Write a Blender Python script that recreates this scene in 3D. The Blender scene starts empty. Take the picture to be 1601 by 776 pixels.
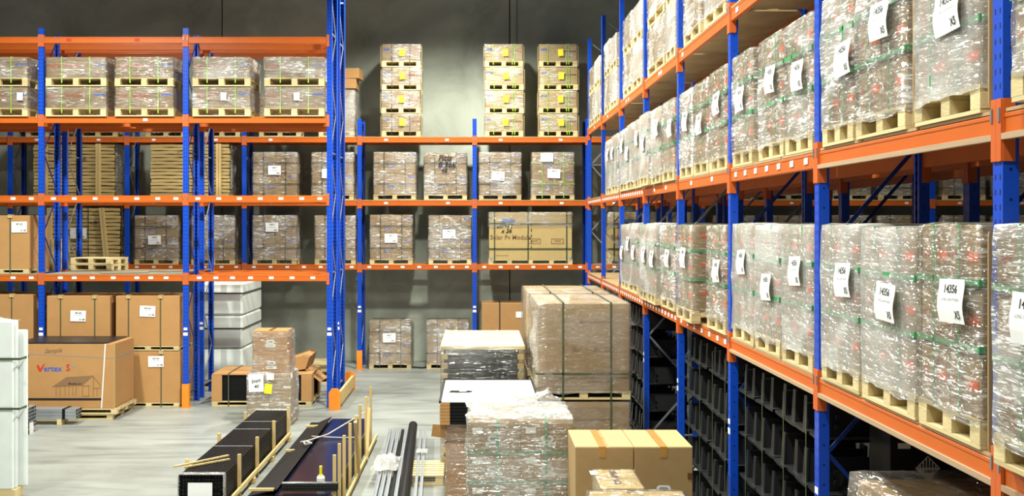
import bpy, math, random
from mathutils import Vector, Matrix, noise

# ------------------------------------------------------------------ camera, world, lamps, exposure
SC = bpy.context.scene
C = SC.collection
F, VX, VY, EYE = 1640.0, 748.0, 349.0, 3.56          # focal length in pixels, vanishing point, eye height
cam_data = bpy.data.cameras.new('camera')
cam = bpy.data.objects.new('camera', cam_data)
C.objects.link(cam)
cam.location = (0, 0, EYE)
cam.rotation_euler = (math.pi / 2, 0, 0)
cam_data.sensor_width = 36.0
cam_data.lens = F / 1601 * 36.0
cam_data.shift_x = (800.5 - VX) / 1601
cam_data.shift_y = -(388.0 - VY) / 1601
cam_data.clip_start = 0.05
SC.camera = cam
SC.view_settings.view_transform = 'Standard'
SC.view_settings.look = 'None'
SC.view_settings.gamma = 1.0
SC.view_settings.use_curve_mapping = False
SC.view_settings.exposure = 0.0
world = bpy.data.worlds.new('world')
SC.world = world
world.use_nodes = True
world.node_tree.nodes['Background'].inputs[0].default_value = (0.92, 0.96, 1.0, 1)
world.node_tree.nodes['Background'].inputs[1].default_value = 0.055
SC.cycles.max_bounces = 8
SC.cycles.transparent_max_bounces = 24
SC.cycles.sample_clamp_indirect = 4.0


def lamp(x, y, z, power, size=0.5, angle=150, blend=0.55, col=(0.99, 1.0, 0.89)):
    """a downward spot above the frame: the high-bay lamps and one added fill"""
    d = bpy.data.lights.new('high_bay_or_fill_lamp', 'SPOT')
    d.energy = power
    d.spot_size = math.radians(angle)
    d.spot_blend = blend
    d.shadow_soft_size = size / 2
    d.color = col
    o = bpy.data.objects.new('high_bay_or_fill_lamp', d)
    o.location = (x, y, z)
    C.objects.link(o)


for lx, ly, lp in ((-0.6, 22.0, 3300), (-0.6, 15.5, 3300), (-0.6, 9.0, 2600), (-0.6, 2.5, 1700),
                   (-7.5, 15.5, 3200), (-7.5, 9.0, 2200), (-4.0, 4.5, 600), (-8.0, 22.8, 700), (8.5, 22.0, 600)):  # weak back-left spot is added only to lift the wall's upper left
    lamp(lx, ly, 9.7, lp)

# ------------------------------------------------------------------ helpers
PI = math.pi
R = random.Random(7)


def PX(px, Y): return (px - VX) * Y / F
def PZ(py, Y): return EYE - (py - VY) * Y / F
def YAT(px, X): return X * F / (px - VX)


def lin(r, g, b):
    def f(c):
        c /= 255.0
        return c / 12.92 if c <= 0.04045 else ((c + 0.055) / 1.055) ** 2.4
    return (f(r), f(g), f(b), 1)


def newmat(name):
    m = bpy.data.materials.new(name)
    m.use_nodes = True
    nt = m.node_tree
    return m, nt, nt.nodes['Principled BSDF']


def N(nt, typ, **kw):
    n = nt.nodes.new(typ)
    for k, v in kw.items():
        if k.startswith('i_'):
            n.inputs[k[2:].replace('_', ' ')].default_value = v
        else:
            setattr(n, k, v)
    return n


def plain(name, col, rough=0.6, metal=0.0, var=0.12, scale=6.0, bump=0.0, objvar=0.0, spec=0.4):
    """one base colour with fine grain; objvar: tint differs from object to object"""
    m, nt, p = newmat(name)
    L = nt.links
    p.inputs['Roughness'].default_value = rough
    p.inputs['Metallic'].default_value = metal
    p.inputs['Specular IOR Level'].default_value = spec
    tc = N(nt, 'ShaderNodeTexCoord')
    nz = N(nt, 'ShaderNodeTexNoise')
    nz.inputs['Scale'].default_value = scale
    nz.inputs['Detail'].default_value = 5
    L.new(tc.outputs['Object'], nz.inputs['Vector'])
    mr = N(nt, 'ShaderNodeMapRange')
    mr.inputs['From Min'].default_value = 0.25
    mr.inputs['From Max'].default_value = 0.75
    mr.inputs['To Min'].default_value = 1 - var
    mr.inputs['To Max'].default_value = 1 + var
    L.new(nz.outputs['Fac'], mr.inputs['Value'])
    fac = mr.outputs[0]
    if objvar:
        oi = N(nt, 'ShaderNodeObjectInfo')
        m2 = N(nt, 'ShaderNodeMapRange')
        m2.inputs['To Min'].default_value = 1 - objvar
        m2.inputs['To Max'].default_value = 1 + objvar
        L.new(oi.outputs['Random'], m2.inputs['Value'])
        mm = N(nt, 'ShaderNodeMath', operation='MULTIPLY')
        L.new(fac, mm.inputs[0])
        L.new(m2.outputs[0], mm.inputs[1])
        fac = mm.outputs[0]
    mx = N(nt, 'ShaderNodeVectorMath', operation='SCALE')
    mx.inputs[0].default_value = col[:3]
    L.new(fac, mx.inputs['Scale'])
    L.new(mx.outputs[0], p.inputs['Base Color'])
    if bump:
        b = N(nt, 'ShaderNodeBump')
        b.inputs['Strength'].default_value = bump
        b.inputs['Distance'].default_value = 0.02
        L.new(nz.outputs['Fac'], b.inputs['Height'])
        L.new(b.outputs[0], p.inputs['Normal'])
    return m


def wood(name, col, axis=0):
    m, nt, p = newmat(name)
    L = nt.links
    p.inputs['Roughness'].default_value = 0.75
    tc = N(nt, 'ShaderNodeTexCoord')
    mp = N(nt, 'ShaderNodeMapping')
    sc = [22.0, 22.0, 22.0]
    sc[axis] = 1.6
    mp.inputs['Scale'].default_value = sc
    L.new(tc.outputs['Object'], mp.inputs['Vector'])
    oi = N(nt, 'ShaderNodeObjectInfo')
    nz = N(nt, 'ShaderNodeTexNoise', noise_dimensions='4D')
    nz.inputs['Scale'].default_value = 1.0
    nz.inputs['Detail'].default_value = 4
    m10 = N(nt, 'ShaderNodeMath', operation='MULTIPLY')
    m10.inputs[1].default_value = 37.0
    L.new(oi.outputs['Random'], m10.inputs[0])
    L.new(m10.outputs[0], nz.inputs['W'])
    L.new(mp.outputs[0], nz.inputs['Vector'])
    cr = N(nt, 'ShaderNodeValToRGB')
    cr.color_ramp.elements[0].position = 0.3
    cr.color_ramp.elements[0].color = (col[0] * 0.72, col[1] * 0.66, col[2] * 0.55, 1)
    cr.color_ramp.elements[1].position = 0.65
    cr.color_ramp.elements[1].color = col
    L.new(nz.outputs['Fac'], cr.inputs[0])
    m2 = N(nt, 'ShaderNodeMapRange')
    m2.inputs['To Min'].default_value = 0.8
    m2.inputs['To Max'].default_value = 1.12
    L.new(oi.outputs['Random'], m2.inputs['Value'])
    mx = N(nt, 'ShaderNodeVectorMath', operation='SCALE')
    L.new(cr.outputs[0], mx.inputs[0])
    L.new(m2.outputs[0], mx.inputs['Scale'])
    L.new(mx.outputs[0], p.inputs['Base Color'])
    return m


def post_paint(name, col):
    """painted steel post with the rows of slots punched in its face and holes in its sides"""
    m, nt, p = newmat(name)
    L = nt.links
    p.inputs['Roughness'].default_value = 0.38
    tc = N(nt, 'ShaderNodeTexCoord')
    sp = N(nt, 'ShaderNodeSeparateXYZ')
    L.new(tc.outputs['Object'], sp.inputs[0])

    def mth(op, a, b=None):
        n = N(nt, 'ShaderNodeMath', operation=op)
        for i, v in enumerate((a, b)):
            if v is None:
                continue
            if isinstance(v, (int, float)):
                n.inputs[i].default_value = v
            else:
                L.new(v, n.inputs[i])
        return n.outputs[0]
    zf = mth('FRACT', mth('MULTIPLY', sp.outputs['Z'], 1 / 0.075))
    zz = mth('LESS_THAN', mth('ABSOLUTE', mth('SUBTRACT', zf, 0.5)), 0.20)
    xx = mth('LESS_THAN', mth('ABSOLUTE', mth('SUBTRACT', mth('ABSOLUTE', sp.outputs['X']), 0.024)), 0.0062)
    front = mth('MULTIPLY', zz, xx)
    z2 = mth('LESS_THAN', mth('ABSOLUTE', mth('SUBTRACT', mth('FRACT', mth('MULTIPLY', sp.outputs['Z'], 1 / 0.15)), 0.5)), 0.05)
    y2 = mth('LESS_THAN', mth('ABSOLUTE', sp.outputs['Y']), 0.007)
    side = mth('MULTIPLY', z2, y2)
    hole = mth('MAXIMUM', front, side)
    mx = N(nt, 'ShaderNodeMix', data_type='RGBA')
    mx.inputs[6].default_value = col
    mx.inputs[7].default_value = (col[0] * 0.12, col[1] * 0.1, col[2] * 0.12, 1)
    L.new(hole, mx.inputs[0])
    L.new(mx.outputs[2], p.inputs['Base Color'])
    return m


def concrete(name, c0, c1, scale, rough, bump=0.15, streak=None):
    m, nt, p = newmat(name)
    L = nt.links
    tc = N(nt, 'ShaderNodeTexCoord')
    n1 = N(nt, 'ShaderNodeTexNoise')
    n1.inputs['Scale'].default_value = scale
    n1.inputs['Detail'].default_value = 7
    n1.inputs['Roughness'].default_value = 0.6
    n1.inputs['Distortion'].default_value = 0.6
    L.new(tc.outputs['Object'], n1.inputs['Vector'])
    cr = N(nt, 'ShaderNodeValToRGB')
    cr.color_ramp.elements[0].position = 0.32
    cr.color_ramp.elements[0].color = c0
    cr.color_ramp.elements[1].position = 0.68
    cr.color_ramp.elements[1].color = c1
    L.new(n1.outputs['Fac'], cr.inputs[0])
    out = cr.outputs[0]
    if streak:                      # tyre rubber and scuffs swept across the slab
        mp = N(nt, 'ShaderNodeMapping')
        mp.inputs['Rotation'].default_value = (0, 0, 0.5)
        mp.inputs['Scale'].default_value = (0.35, 1.5, 1)
        L.new(tc.outputs['Object'], mp.inputs['Vector'])
        n2 = N(nt, 'ShaderNodeTexNoise')
        n2.inputs['Scale'].default_value = 1.1
        n2.inputs['Detail'].default_value = 5
        n2.inputs['Distortion'].default_value = 1.6
        L.new(mp.outputs[0], n2.inputs['Vector'])
        mr = N(nt, 'ShaderNodeMapRange')
        mr.inputs['From Min'].default_value = 0.30
        mr.inputs['From Max'].default_value = 0.55
        mr.inputs['To Min'].default_value = streak
        mr.inputs['To Max'].default_value = 1.0
        L.new(n2.outputs['Fac'], mr.inputs['Value'])
        mx = N(nt, 'ShaderNodeVectorMath', operation='SCALE')
        L.new(out, mx.inputs[0])
        L.new(mr.outputs[0], mx.inputs['Scale'])
        out = mx.outputs[0]
    L.new(out, p.inputs['Base Color'])
    p.inputs['Roughness'].default_value = rough
    n3 = N(nt, 'ShaderNodeTexNoise')
    n3.inputs['Scale'].default_value = 18
    n3.inputs['Detail'].default_value = 6
    L.new(tc.outputs['Object'], n3.inputs['Vector'])
    b = N(nt, 'ShaderNodeBump')
    b.inputs['Strength'].default_value = bump
    b.inputs['Distance'].default_value = 0.01
    L.new(n3.outputs['Fac'], b.inputs['Height'])
    L.new(b.outputs[0], p.inputs['Normal'])
    return m


def film(name, veil_lo, veil_hi, gloss, rough=0.12, bump=1.0, tint=(0.92, 0.92, 0.90), slant=0.25, lines=0.5, tone=0.86):
    """stretch wrap: clear plastic that mirrors the lamps along its folds, whitish in layers and folds, with glints painted as white dashes"""
    m, nt, p = newmat(name)
    nt.nodes.remove(p)
    L = nt.links
    out = nt.nodes['Material Output']
    tc = N(nt, 'ShaderNodeTexCoord')
    oi = N(nt, 'ShaderNodeObjectInfo')
    off = N(nt, 'ShaderNodeVectorMath', operation='SCALE')
    off.inputs[0].default_value = (31, 17, 53)
    L.new(oi.outputs['Random'], off.inputs['Scale'])
    add = N(nt, 'ShaderNodeVectorMath', operation='ADD')
    L.new(tc.outputs['Object'], add.inputs[0])
    L.new(off.outputs[0], add.inputs[1])

    def folds(rot, sx, sz, dist, detail=2.0):
        mp = N(nt, 'ShaderNodeMapping')
        mp.inputs['Rotation'].default_value = rot
        mp.inputs['Scale'].default_value = (sx, sx, sz)
        L.new(add.outputs[0], mp.inputs['Vector'])
        n = N(nt, 'ShaderNodeTexNoise')
        n.inputs['Scale'].default_value = 1.0
        n.inputs['Detail'].default_value = detail
        n.inputs['Distortion'].default_value = dist
        L.new(mp.outputs[0], n.inputs['Vector'])
        return n.outputs['Fac']

    def rng(v, a, b, c, d):
        r = N(nt, 'ShaderNodeMapRange')
        for k, x in zip(('From Min', 'From Max', 'To Min', 'To Max'), (a, b, c, d)):
            r.inputs[k].default_value = x
        L.new(v, r.inputs['Value'])
        return r.outputs[0]

    def mth(op, a, b=None):
        n = N(nt, 'ShaderNodeMath', operation=op)
        for i, v in enumerate((a, b)):
            if v is None:
                continue
            if isinstance(v, (int, float)):
                n.inputs[i].default_value = v
            else:
                L.new(v, n.inputs[i])
        return n.outputs[0]
    f1 = folds((slant, slant, 0), 1.8, 27.0, 0.25, 2.5)
    f2 = folds((-slant * 1.7, -slant * 1.7, 0), 1.6, 17.0, 0.4, 2.5)
    dash = rng(folds((slant, slant, 0), 11.0, 34.0, 0.3), 0.46, 0.6, 0.0, 1.0)
    big = folds((0.5, 0.5, 0), 1.4, 2.4, 0.6, 2.0)
    crease_glint = mth('MULTIPLY', rng(mth('ABSOLUTE', mth('SUBTRACT', f1, 0.5)), 0.0, 0.05, 1.0, 0.0), dash)  # white dashes paint lamp glints into the film colour along its folds
    crease_glint2 = mth('MULTIPLY', rng(mth('ABSOLUTE', mth('SUBTRACT', f2, 0.48)), 0.0, 0.03, 1.0, 0.0), dash)
    patch = rng(big, 0.46, 0.66, 0.0, 1.0)
    b = N(nt, 'ShaderNodeBump')
    b.inputs['Strength'].default_value = bump
    b.inputs['Distance'].default_value = 0.055
    L.new(mth('ADD', mth('ADD', f1, f2), mth('MULTIPLY', dash, 0.25)), b.inputs['Height'])
    tr = N(nt, 'ShaderNodeBsdfTransparent')
    tr.inputs[0].default_value = (*tint, 1)
    gl = N(nt, 'ShaderNodeBsdfGlossy')
    gl.inputs['Roughness'].default_value = rough
    gl.inputs['Color'].default_value = (1, 1, 1, 1)
    L.new(b.outputs[0], gl.inputs['Normal'])
    fr = N(nt, 'ShaderNodeFresnel')
    fr.inputs['IOR'].default_value = 1.5
    g = mth('MULTIPLY', fr.outputs[0], gloss)
    g = mth('MINIMUM', g, 0.34)
    mx = N(nt, 'ShaderNodeMixShader')
    L.new(g, mx.inputs[0])
    L.new(tr.outputs[0], mx.inputs[1])
    L.new(gl.outputs[0], mx.inputs[2])
    df = N(nt, 'ShaderNodeBsdfDiffuse')
    df.inputs[0].default_value = (tone, tone, tone * 0.98, 1)
    v = mth('ADD', rng(mth('MULTIPLY', patch, f2), 0.0, 0.5, veil_lo, veil_hi),
            mth('MULTIPLY', mth('MAXIMUM', crease_glint, mth('MULTIPLY', crease_glint2, 0.8)), rng(big, 0.36, 0.62, lines * 0.25, lines)))
    vc = N(nt, 'ShaderNodeClamp')
    vc.inputs['Max'].default_value = 0.97
    L.new(v, vc.inputs['Value'])
    m2 = N(nt, 'ShaderNodeMixShader')
    L.new(vc.outputs[0], m2.inputs[0])
    L.new(mx.outputs[0], m2.inputs[1])
    L.new(df.outputs[0], m2.inputs[2])
    L.new(m2.outputs[0], out.inputs['Surface'])
    return m


M = {}
M['card'] = plain('cardboard', lin(166, 136, 92), 0.8, var=0.06, scale=9, objvar=0.07)
M['card_grey'] = plain('grey_brown_cardboard', lin(156, 131, 96), 0.8, var=0.06, scale=9, objvar=0.08)
M['card_warm'] = plain('warm_cardboard', lin(178, 134, 84), 0.8, var=0.05, scale=5, objvar=0.05)
M['card_pale'] = plain('pale_cardboard', lin(194, 168, 112), 0.8, var=0.05, scale=7, objvar=0.05)
M['tape'] = plain('brown_tape', lin(176, 128, 62), 0.35)
M['tape_dark'] = plain('dark_tape', lin(104, 70, 36), 0.35)
M['wood'] = wood('pallet_timber', lin(222, 204, 156))
M['wood_y'] = wood('sawn_batten', lin(230, 202, 140), 2)
M['ply'] = plain('plywood_deck', lin(176, 146, 104), 0.75, var=0.18, scale=3)
M['ply_grey'] = plain('dusty_plywood', lin(150, 138, 116), 0.8, var=0.15, scale=3)
M['blue'] = post_paint('blue_post_paint', lin(6, 72, 196))
M['blue_flat'] = plain('blue_and_shaded_brace', lin(12, 44, 120), 0.4)
M['orange'] = plain('orange_beam_paint', lin(202, 98, 30), 0.42, var=0.05, scale=4)
M['orange_c'] = plain('orange_connector', lin(204, 98, 42), 0.45, var=0.05)
M['orange_g'] = plain('orange_guard', lin(236, 140, 40), 0.45, var=0.08)
M['galv'] = plain('galvanised_steel', lin(150, 156, 164), 0.4, 0.6)
M['dust'] = plain('dusty_beam_lip', lin(178, 150, 120), 0.7, var=0.15)
M['alu'] = plain('mill_aluminium', lin(176, 182, 188), 0.35, 0.55, var=0.1)
M['black'] = plain('black_anodised', lin(20, 20, 22), 0.5, spec=0.2)
M['blackmat'] = plain('black_plastic', lin(34, 35, 36), 0.4, var=0.15)
M['rail'] = plain('black_rail_finish', lin(10, 10, 12), 0.45, spec=0.2)
M['glass'] = plain('dark_panel_glass', lin(18, 22, 38), 0.2, var=0.2, spec=0.3)
M['white'] = plain('white_paper', lin(244, 244, 244), 0.6, var=0.02)
M['offwhite'] = plain('white_sheet', lin(214, 215, 210), 0.5, var=0.04, scale=2)
M['ink'] = plain('black_ink', lin(34, 32, 32), 0.6, var=0.0)
M['greyink'] = plain('grey_ink', lin(150, 150, 152), 0.6, var=0.0)
M['brownink'] = plain('brown_ink', lin(138, 106, 74), 0.7, var=0.0)
M['redink'] = plain('red_print', lin(198, 52, 40), 0.6, var=0.05)
M['rust'] = plain('rust_red_print', lin(164, 88, 62), 0.7, var=0.1)
M['blueink'] = plain('blue_print', lin(60, 96, 190), 0.6, var=0.05)
M['orangeink'] = plain('orange_print', lin(226, 98, 48), 0.6, var=0.08)
M['yellow'] = plain('yellow_sticker', lin(246, 232, 50), 0.5, var=0.03)
M['green'] = plain('green_strap', lin(70, 150, 92), 0.4, var=0.05)
M['lime'] = plain('lime_strap', lin(160, 206, 70), 0.4, var=0.05)
M['olive'] = plain('dark_green_strap', lin(74, 86, 62), 0.4, var=0.05)
M['darkstrap'] = plain('dark_strap', lin(56, 52, 46), 0.4, var=0.05)
M['whitestrap'] = plain('white_strap', lin(236, 228, 222), 0.4, var=0.03)
M['rope'] = plain('grey_rope', lin(196, 190, 180), 0.7)
M['foam'] = plain('white_foam_wrap', lin(226, 232, 230), 0.45, var=0.05, scale=4)
M['foam_green'] = plain('grey_white_wrap', lin(226, 232, 226), 0.35, var=0.08, scale=3)
M['rubber'] = plain('black_cable', lin(24, 24, 24), 0.5)
M['floor'] = concrete('floor_concrete', lin(132, 136, 130), lin(164, 167, 162), 0.35, 0.45, 0.08, 0.66)
M['wall'] = concrete('wall_concrete', lin(144, 148, 136), lin(190, 196, 182), 0.55, 0.85, 0.2)
M['joint'] = plain('joint_filler', lin(40, 40, 38), 0.9)
M['film'] = film('stretch_film', 0.02, 0.14, 2.6, lines=0.65)
M['film_shiny'] = film('shiny_stretch_film', 0.04, 0.26, 4.5, 0.14, 1.5, slant=0.34, lines=0.95)
M['film_soft'] = film('soft_stretch_film', 0.03, 0.12, 2.6, 0.12, 0.8, lines=0.16)
M['film_milky'] = film('milky_stretch_film', 0.20, 0.44, 2.0, 0.16, 0.8, slant=0.12, lines=0.25, tone=0.74)
M['film_white'] = film('crumpled_white_film', 0.15, 0.42, 3.0, 0.18, 1.3, slant=0.5, lines=0.45, tone=0.66)
M['film_scrap'] = film('white_film_scrap', 0.35, 0.7, 2.4, 0.2, 1.3, slant=0.5, lines=0.4, tone=0.6)
M['card_olive'] = plain('olive_brown_cardboard', lin(148, 124, 96), 0.8, var=0.06, scale=9, objvar=0.06)


class MB:
    """collects simple solids and builds them as one mesh"""
    def __init__(s):
        s.v, s.f, s.m, s.mats = [], [], [], []

    def mi(s, mat):
        if mat not in s.mats:
            s.mats.append(mat)
        return s.mats.index(mat)

    def add(s, vs, fs, mat):
        b = len(s.v)
        s.v += [tuple(v) for v in vs]
        k = s.mi(mat)
        for f in fs:
            s.f.append([b + i for i in f])
            s.m.append(k)

    def box(s, c, d, mat, bev=0.0, mx=None):
        x, y, z = c
        a, b, h = d[0] / 2, d[1] / 2, d[2] / 2
        if bev <= 0:
            vs = [(x + i * a, y + j * b, z + k * h) for k in (-1, 1) for j in (-1, 1) for i in (-1, 1)]
            fs = [(0, 2, 3, 1), (4, 5, 7, 6), (0, 1, 5, 4), (2, 6, 7, 3), (0, 4, 6, 2), (1, 3, 7, 5)]
        else:           # chamfered
            e = bev
            vs, fs = [], []
            idx = {}
            for k in (-1, 1):
                for j in (-1, 1):
                    for i in (-1, 1):
                        for ax in range(3):
                            p = [i * (a - e), j * (b - e), k * (h - e)]
                            p[ax] += (i, j, k)[ax] * e
                            idx[(i, j, k, ax)] = len(vs)
                            vs.append((x + p[0], y + p[1], z + p[2]))
                        fs.append([idx[(i, j, k, q)] for q in ((0, 1, 2) if i * j * k > 0 else (0, 2, 1))])
            for ax in range(3):
                o = [q for q in range(3) if q != ax]
                for sg in (-1, 1):
                    q = []
                    for u, w in ((-1, -1), (1, -1), (1, 1), (-1, 1)):
                        t = [0, 0, 0]
                        t[ax], t[o[0]], t[o[1]] = sg, u, w
                        q.append(idx[(*t, ax)])
                    if (sg > 0) == (ax == 1):
                        q.reverse()
                    fs.append(q)
            for ax in range(3):       # edges along ax
                o = [q for q in range(3) if q != ax]
                for u in (-1, 1):
                    for w in (-1, 1):
                        t0, t1 = [0, 0, 0], [0, 0, 0]
                        t0[o[0]] = t1[o[0]] = u
                        t0[o[1]] = t1[o[1]] = w
                        t0[ax], t1[ax] = -1, 1
                        q = [idx[(*t0, o[0])], idx[(*t1, o[0])], idx[(*t1, o[1])], idx[(*t0, o[1])]]
                        fs.append(q)
        if mx is not None:
            vs = [mx @ Vector(v) for v in vs]
        s.add(vs, fs, mat)

    def quad(s, p, mat):
        s.add(p, [tuple(range(len(p)))], mat)

    def bar(s, p0, p1, w, t, mat, up=(0, 0, 1)):
        p0, p1 = Vector(p0), Vector(p1)
        d = (p1 - p0)
        l = d.length
        d.normalize()
        u = Vector(up)
        if abs(d.dot(u)) > 0.98:
            u = Vector((0, 1, 0))
        a = d.cross(u).normalized()
        b = a.cross(d).normalized()
        vs = []
        for p in (p0, p1):
            for i, j in ((-1, -1), (1, -1), (1, 1), (-1, 1)):
                vs.append(p + a * (i * w / 2) + b * (j * t / 2))
        s.add(vs, [(0, 3, 2, 1), (4, 5, 6, 7), (0, 1, 5, 4), (1, 2, 6, 5), (2, 3, 7, 6), (3, 0, 4, 7)], mat)

    def tube(s, pts, r, mat, n=8):
        pts = [Vector(p) for p in pts]
        rings = []
        for i, p in enumerate(pts):
            d = (pts[min(i + 1, len(pts) - 1)] - pts[max(i - 1, 0)]).normalized()
            u = Vector((0, 0, 1)) if abs(d.z) < 0.9 else Vector((1, 0, 0))
            a = d.cross(u).normalized()
            b = a.cross(d)
            rr = r[i] if isinstance(r, (list, tuple)) else r
            rings.append([p + (a * math.cos(2 * PI * k / n) + b * math.sin(2 * PI * k / n)) * rr for k in range(n)])
        vs = [v for ring in rings for v in ring]
        fs = []
        for i in range(len(pts) - 1):
            for k in range(n):
                fs.append((i * n + k, i * n + (k + 1) % n, (i + 1) * n + (k + 1) % n, (i + 1) * n + k))
        fs.append(tuple(range(n))[::-1])
        fs.append(tuple((len(pts) - 1) * n + k for k in range(n)))
        s.add(vs, fs, mat)

    def mesh(s, name, smooth=False):
        me = bpy.data.meshes.new(name)
        me.from_pydata(s.v, [], s.f)
        for mt in s.mats:
            me.materials.append(M[mt])
        me.polygons.foreach_set('material_index', s.m)
        if smooth:
            me.polygons.foreach_set('use_smooth', [True] * len(s.f))
        me.update()
        return me


def obj(name, me, parent=None, loc=(0, 0, 0), rz=0.0, rot=None, scale=None):
    o = bpy.data.objects.new(name, me)
    C.objects.link(o)
    if parent is not None:
        o.parent = parent
    o.location = loc
    if rot is not None:
        o.rotation_euler = rot
    elif rz:
        o.rotation_euler = (0, 0, rz)
    if scale is not None:
        o.scale = scale
    return o


def tag(o, label, cat, group=None, kind=None):
    o['label'] = label
    o['category'] = cat
    if group:
        o['group'] = group
    if kind:
        o['kind'] = kind
    return o


def thing(name, label, cat, loc, rz=0.0, group=None):
    o = bpy.data.objects.new(name, None)
    o.empty_display_size = 0.2
    C.objects.link(o)
    o.location = loc
    o.rotation_euler = (0, 0, rz)
    return tag(o, label, cat, group)


def struct(name, me, **kw):
    o = obj(name, me, **kw)
    o['kind'] = 'structure'
    return o


_cube = {}


def piece(name, mat, parent, c, d, rot=None):
    """a board, block or bar: shared unit mesh, sized by scale"""
    if mat not in _cube:
        b = MB()
        b.box((0, 0, 0), (1, 1, 1), mat, 0.02)
        _cube[mat] = b.mesh('piece_' + mat)
    return obj(name, _cube[mat], parent, c, rot=rot, scale=d)


_txt = {}


def text_geo(s, size, shear=0.0):
    k = (s, shear)
    if k not in _txt:
        cu = bpy.data.curves.new('lettering', 'FONT')
        cu.body = s
        cu.size = 1.0
        cu.shear = shear
        cu.align_x = 'CENTER'
        cu.align_y = 'CENTER'
        cu.resolution_u = 2
        cu.offset = 0.018
        o = bpy.data.objects.new('lettering', cu)
        me = bpy.data.meshes.new_from_object(o)
        _txt[k] = ([tuple(v.co) for v in me.vertices], [tuple(p.vertices) for p in me.polygons])
        bpy.data.objects.remove(o)
        bpy.data.curves.remove(cu)
        bpy.data.meshes.remove(me)
    v, f = _txt[k]
    return [(x * size, y * size) for x, y, z in v], f


def put_text(b, s, size, x, z, y, mat, shear=0.0, squash=1.0, bend=None, rot=0.0):
    """lettering on a face that looks towards -y"""
    v, f = text_geo(s, size, shear)
    cr, sr = math.cos(rot), math.sin(rot)
    vs = []
    for a, c in v:
        a *= squash
        a, c = a * cr - c * sr, a * sr + c * cr
        yy = y + (bend(x + a, z + c) if bend else 0)
        vs.append((x + a, yy, z + c))
    b.add(vs, f, mat)


# ------------------------------------------------------------------ parts that many loads share
_paper = {}


def paper_mesh(kind, w, h):
    k = (kind, w, h)
    if k in _paper:
        return _paper[k]
    b = MB()
    rr = random.Random(hash(kind) % 97)
    curl = 0.016 if kind == 'tall' else 0.004

    def bend(x, z):
        return -curl * (math.cos((z / h) * 2 * PI * 0.9 + 0.6) * 0.5 + 0.5) - curl * 0.5 * (x / w) ** 2
    nx, nz = 3, 8
    vs = []
    for j in range(nz + 1):
        for i in range(nx + 1):
            x, z = (i / nx - 0.5) * w, (j / nz - 0.5) * h
            vs.append((x, bend(x, z), z))
    fs = [(j * (nx + 1) + i, j * (nx + 1) + i + 1, (j + 1) * (nx + 1) + i + 1, (j + 1) * (nx + 1) + i)
          for j in range(nz) for i in range(nx)]
    b.add(vs, fs, 'white')
    e = -0.003
    if kind == 'tall':
        put_text(b, '14356', h * 0.27, -w * 0.03, h * 0.27, e, 'ink', bend=bend)
        put_text(b, 'LONG 360WP-420A', h * 0.105, 0, h * 0.04, e, 'greyink', bend=bend)
        put_text(b, 'X5', h * 0.26, w * 0.28, -h * 0.31, e, 'ink', squash=0.9, bend=bend)
    elif kind == 'brown':
        put_text(b, '40164', h * 0.24, 0, h * 0.27, e, 'ink', bend=bend)
        put_text(b, '40 LG 360WP  MODULE', h * 0.09, 0, h * 0.08, e, 'greyink', bend=bend)
        put_text(b, 'X 108', h * 0.2, w * 0.26, -h * 0.32, e, 'ink', bend=bend)
    elif kind == 'back':
        put_text(b, '14017', h * 0.24, 0, h * 0.27, e, 'ink', bend=bend)
        put_text(b, 'LG 360WP-MODULE', h * 0.1, 0, 0, e, 'greyink', bend=bend)
        put_text(b, 'X20', h * 0.2, w * 0.26, -h * 0.32, e, 'ink', bend=bend)
    elif kind == 'back15':
        put_text(b, '14015', h * 0.24, 0, h * 0.27, e, 'ink', bend=bend)
    elif kind == 'hand':
        put_text(b, 'Empty', h * 0.26, 0, h * 0.12, e, 'ink', shear=0.3, squash=0.8, bend=bend, rot=0.2)
        put_text(b, '40', h * 0.26, 0, -h * 0.2, e, 'ink', shear=0.3, bend=bend)
    _paper[k] = b.mesh('paper_label')
    return _paper[k]


def paper(parent, kind, x, z, y, w, h, tilt=0.0):
    o = obj('paper_label', paper_mesh(kind, w, h), parent, (x, y, z), rot=(0, tilt, 0))
    return o


def pallet(parent, w, d, h=0.14, fine=True, mat='wood', yaw=0.0):
    """block pallet, its bottom at z = 0; fine: each board and block is a piece of its own"""
    tb, bb = 0.022, 0.022
    bh = h - 2 * tb - bb
    bw = 0.11
    b = MB()
    ys = (-d / 2 + bw / 2, 0, d / 2 - bw / 2)
    xs = (-w / 2 + bw / 2, 0, w / 2 - bw / 2)
    n = 7
    if fine:
        for x in xs:
            b.box((x, 0, bb + bh + tb / 2), (bw, d, tb), mat)        # stringer boards
        p = obj('pallet', b.mesh('pallet_stringers'), parent)
        for y in ys:
            piece('bottom_board', mat, p, (0, y, bb / 2), (w, bw, bb))
            for x in xs:
                piece('block', mat, p, (x + R.uniform(-.006, .006), y, bb + bh / 2), (bw, bw, bh))
        for i in range(n):
            y = -d / 2 + 0.05 + (d - 0.1) * i / (n - 1)
            piece('deck_board', mat, p, (R.uniform(-.004, .004), y, h - tb / 2), (w, 0.1, tb))
    else:
        for y in ys:
            b.box((0, y, bb / 2), (w, bw, bb), mat)
            for x in xs:
                b.box((x, y, bb + bh / 2), (bw, bw, bh), mat)
        for x in xs:
            b.box((x, 0, bb + bh + tb / 2), (bw, d, tb), mat)
        for i in range(n):
            b.box((0, -d / 2 + 0.05 + (d - 0.1) * i / (n - 1), h - tb / 2), (w, 0.1, tb), mat)
        p = obj('pallet', b.mesh('pallet_boards'), parent)
    return p


_carton = {}


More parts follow.
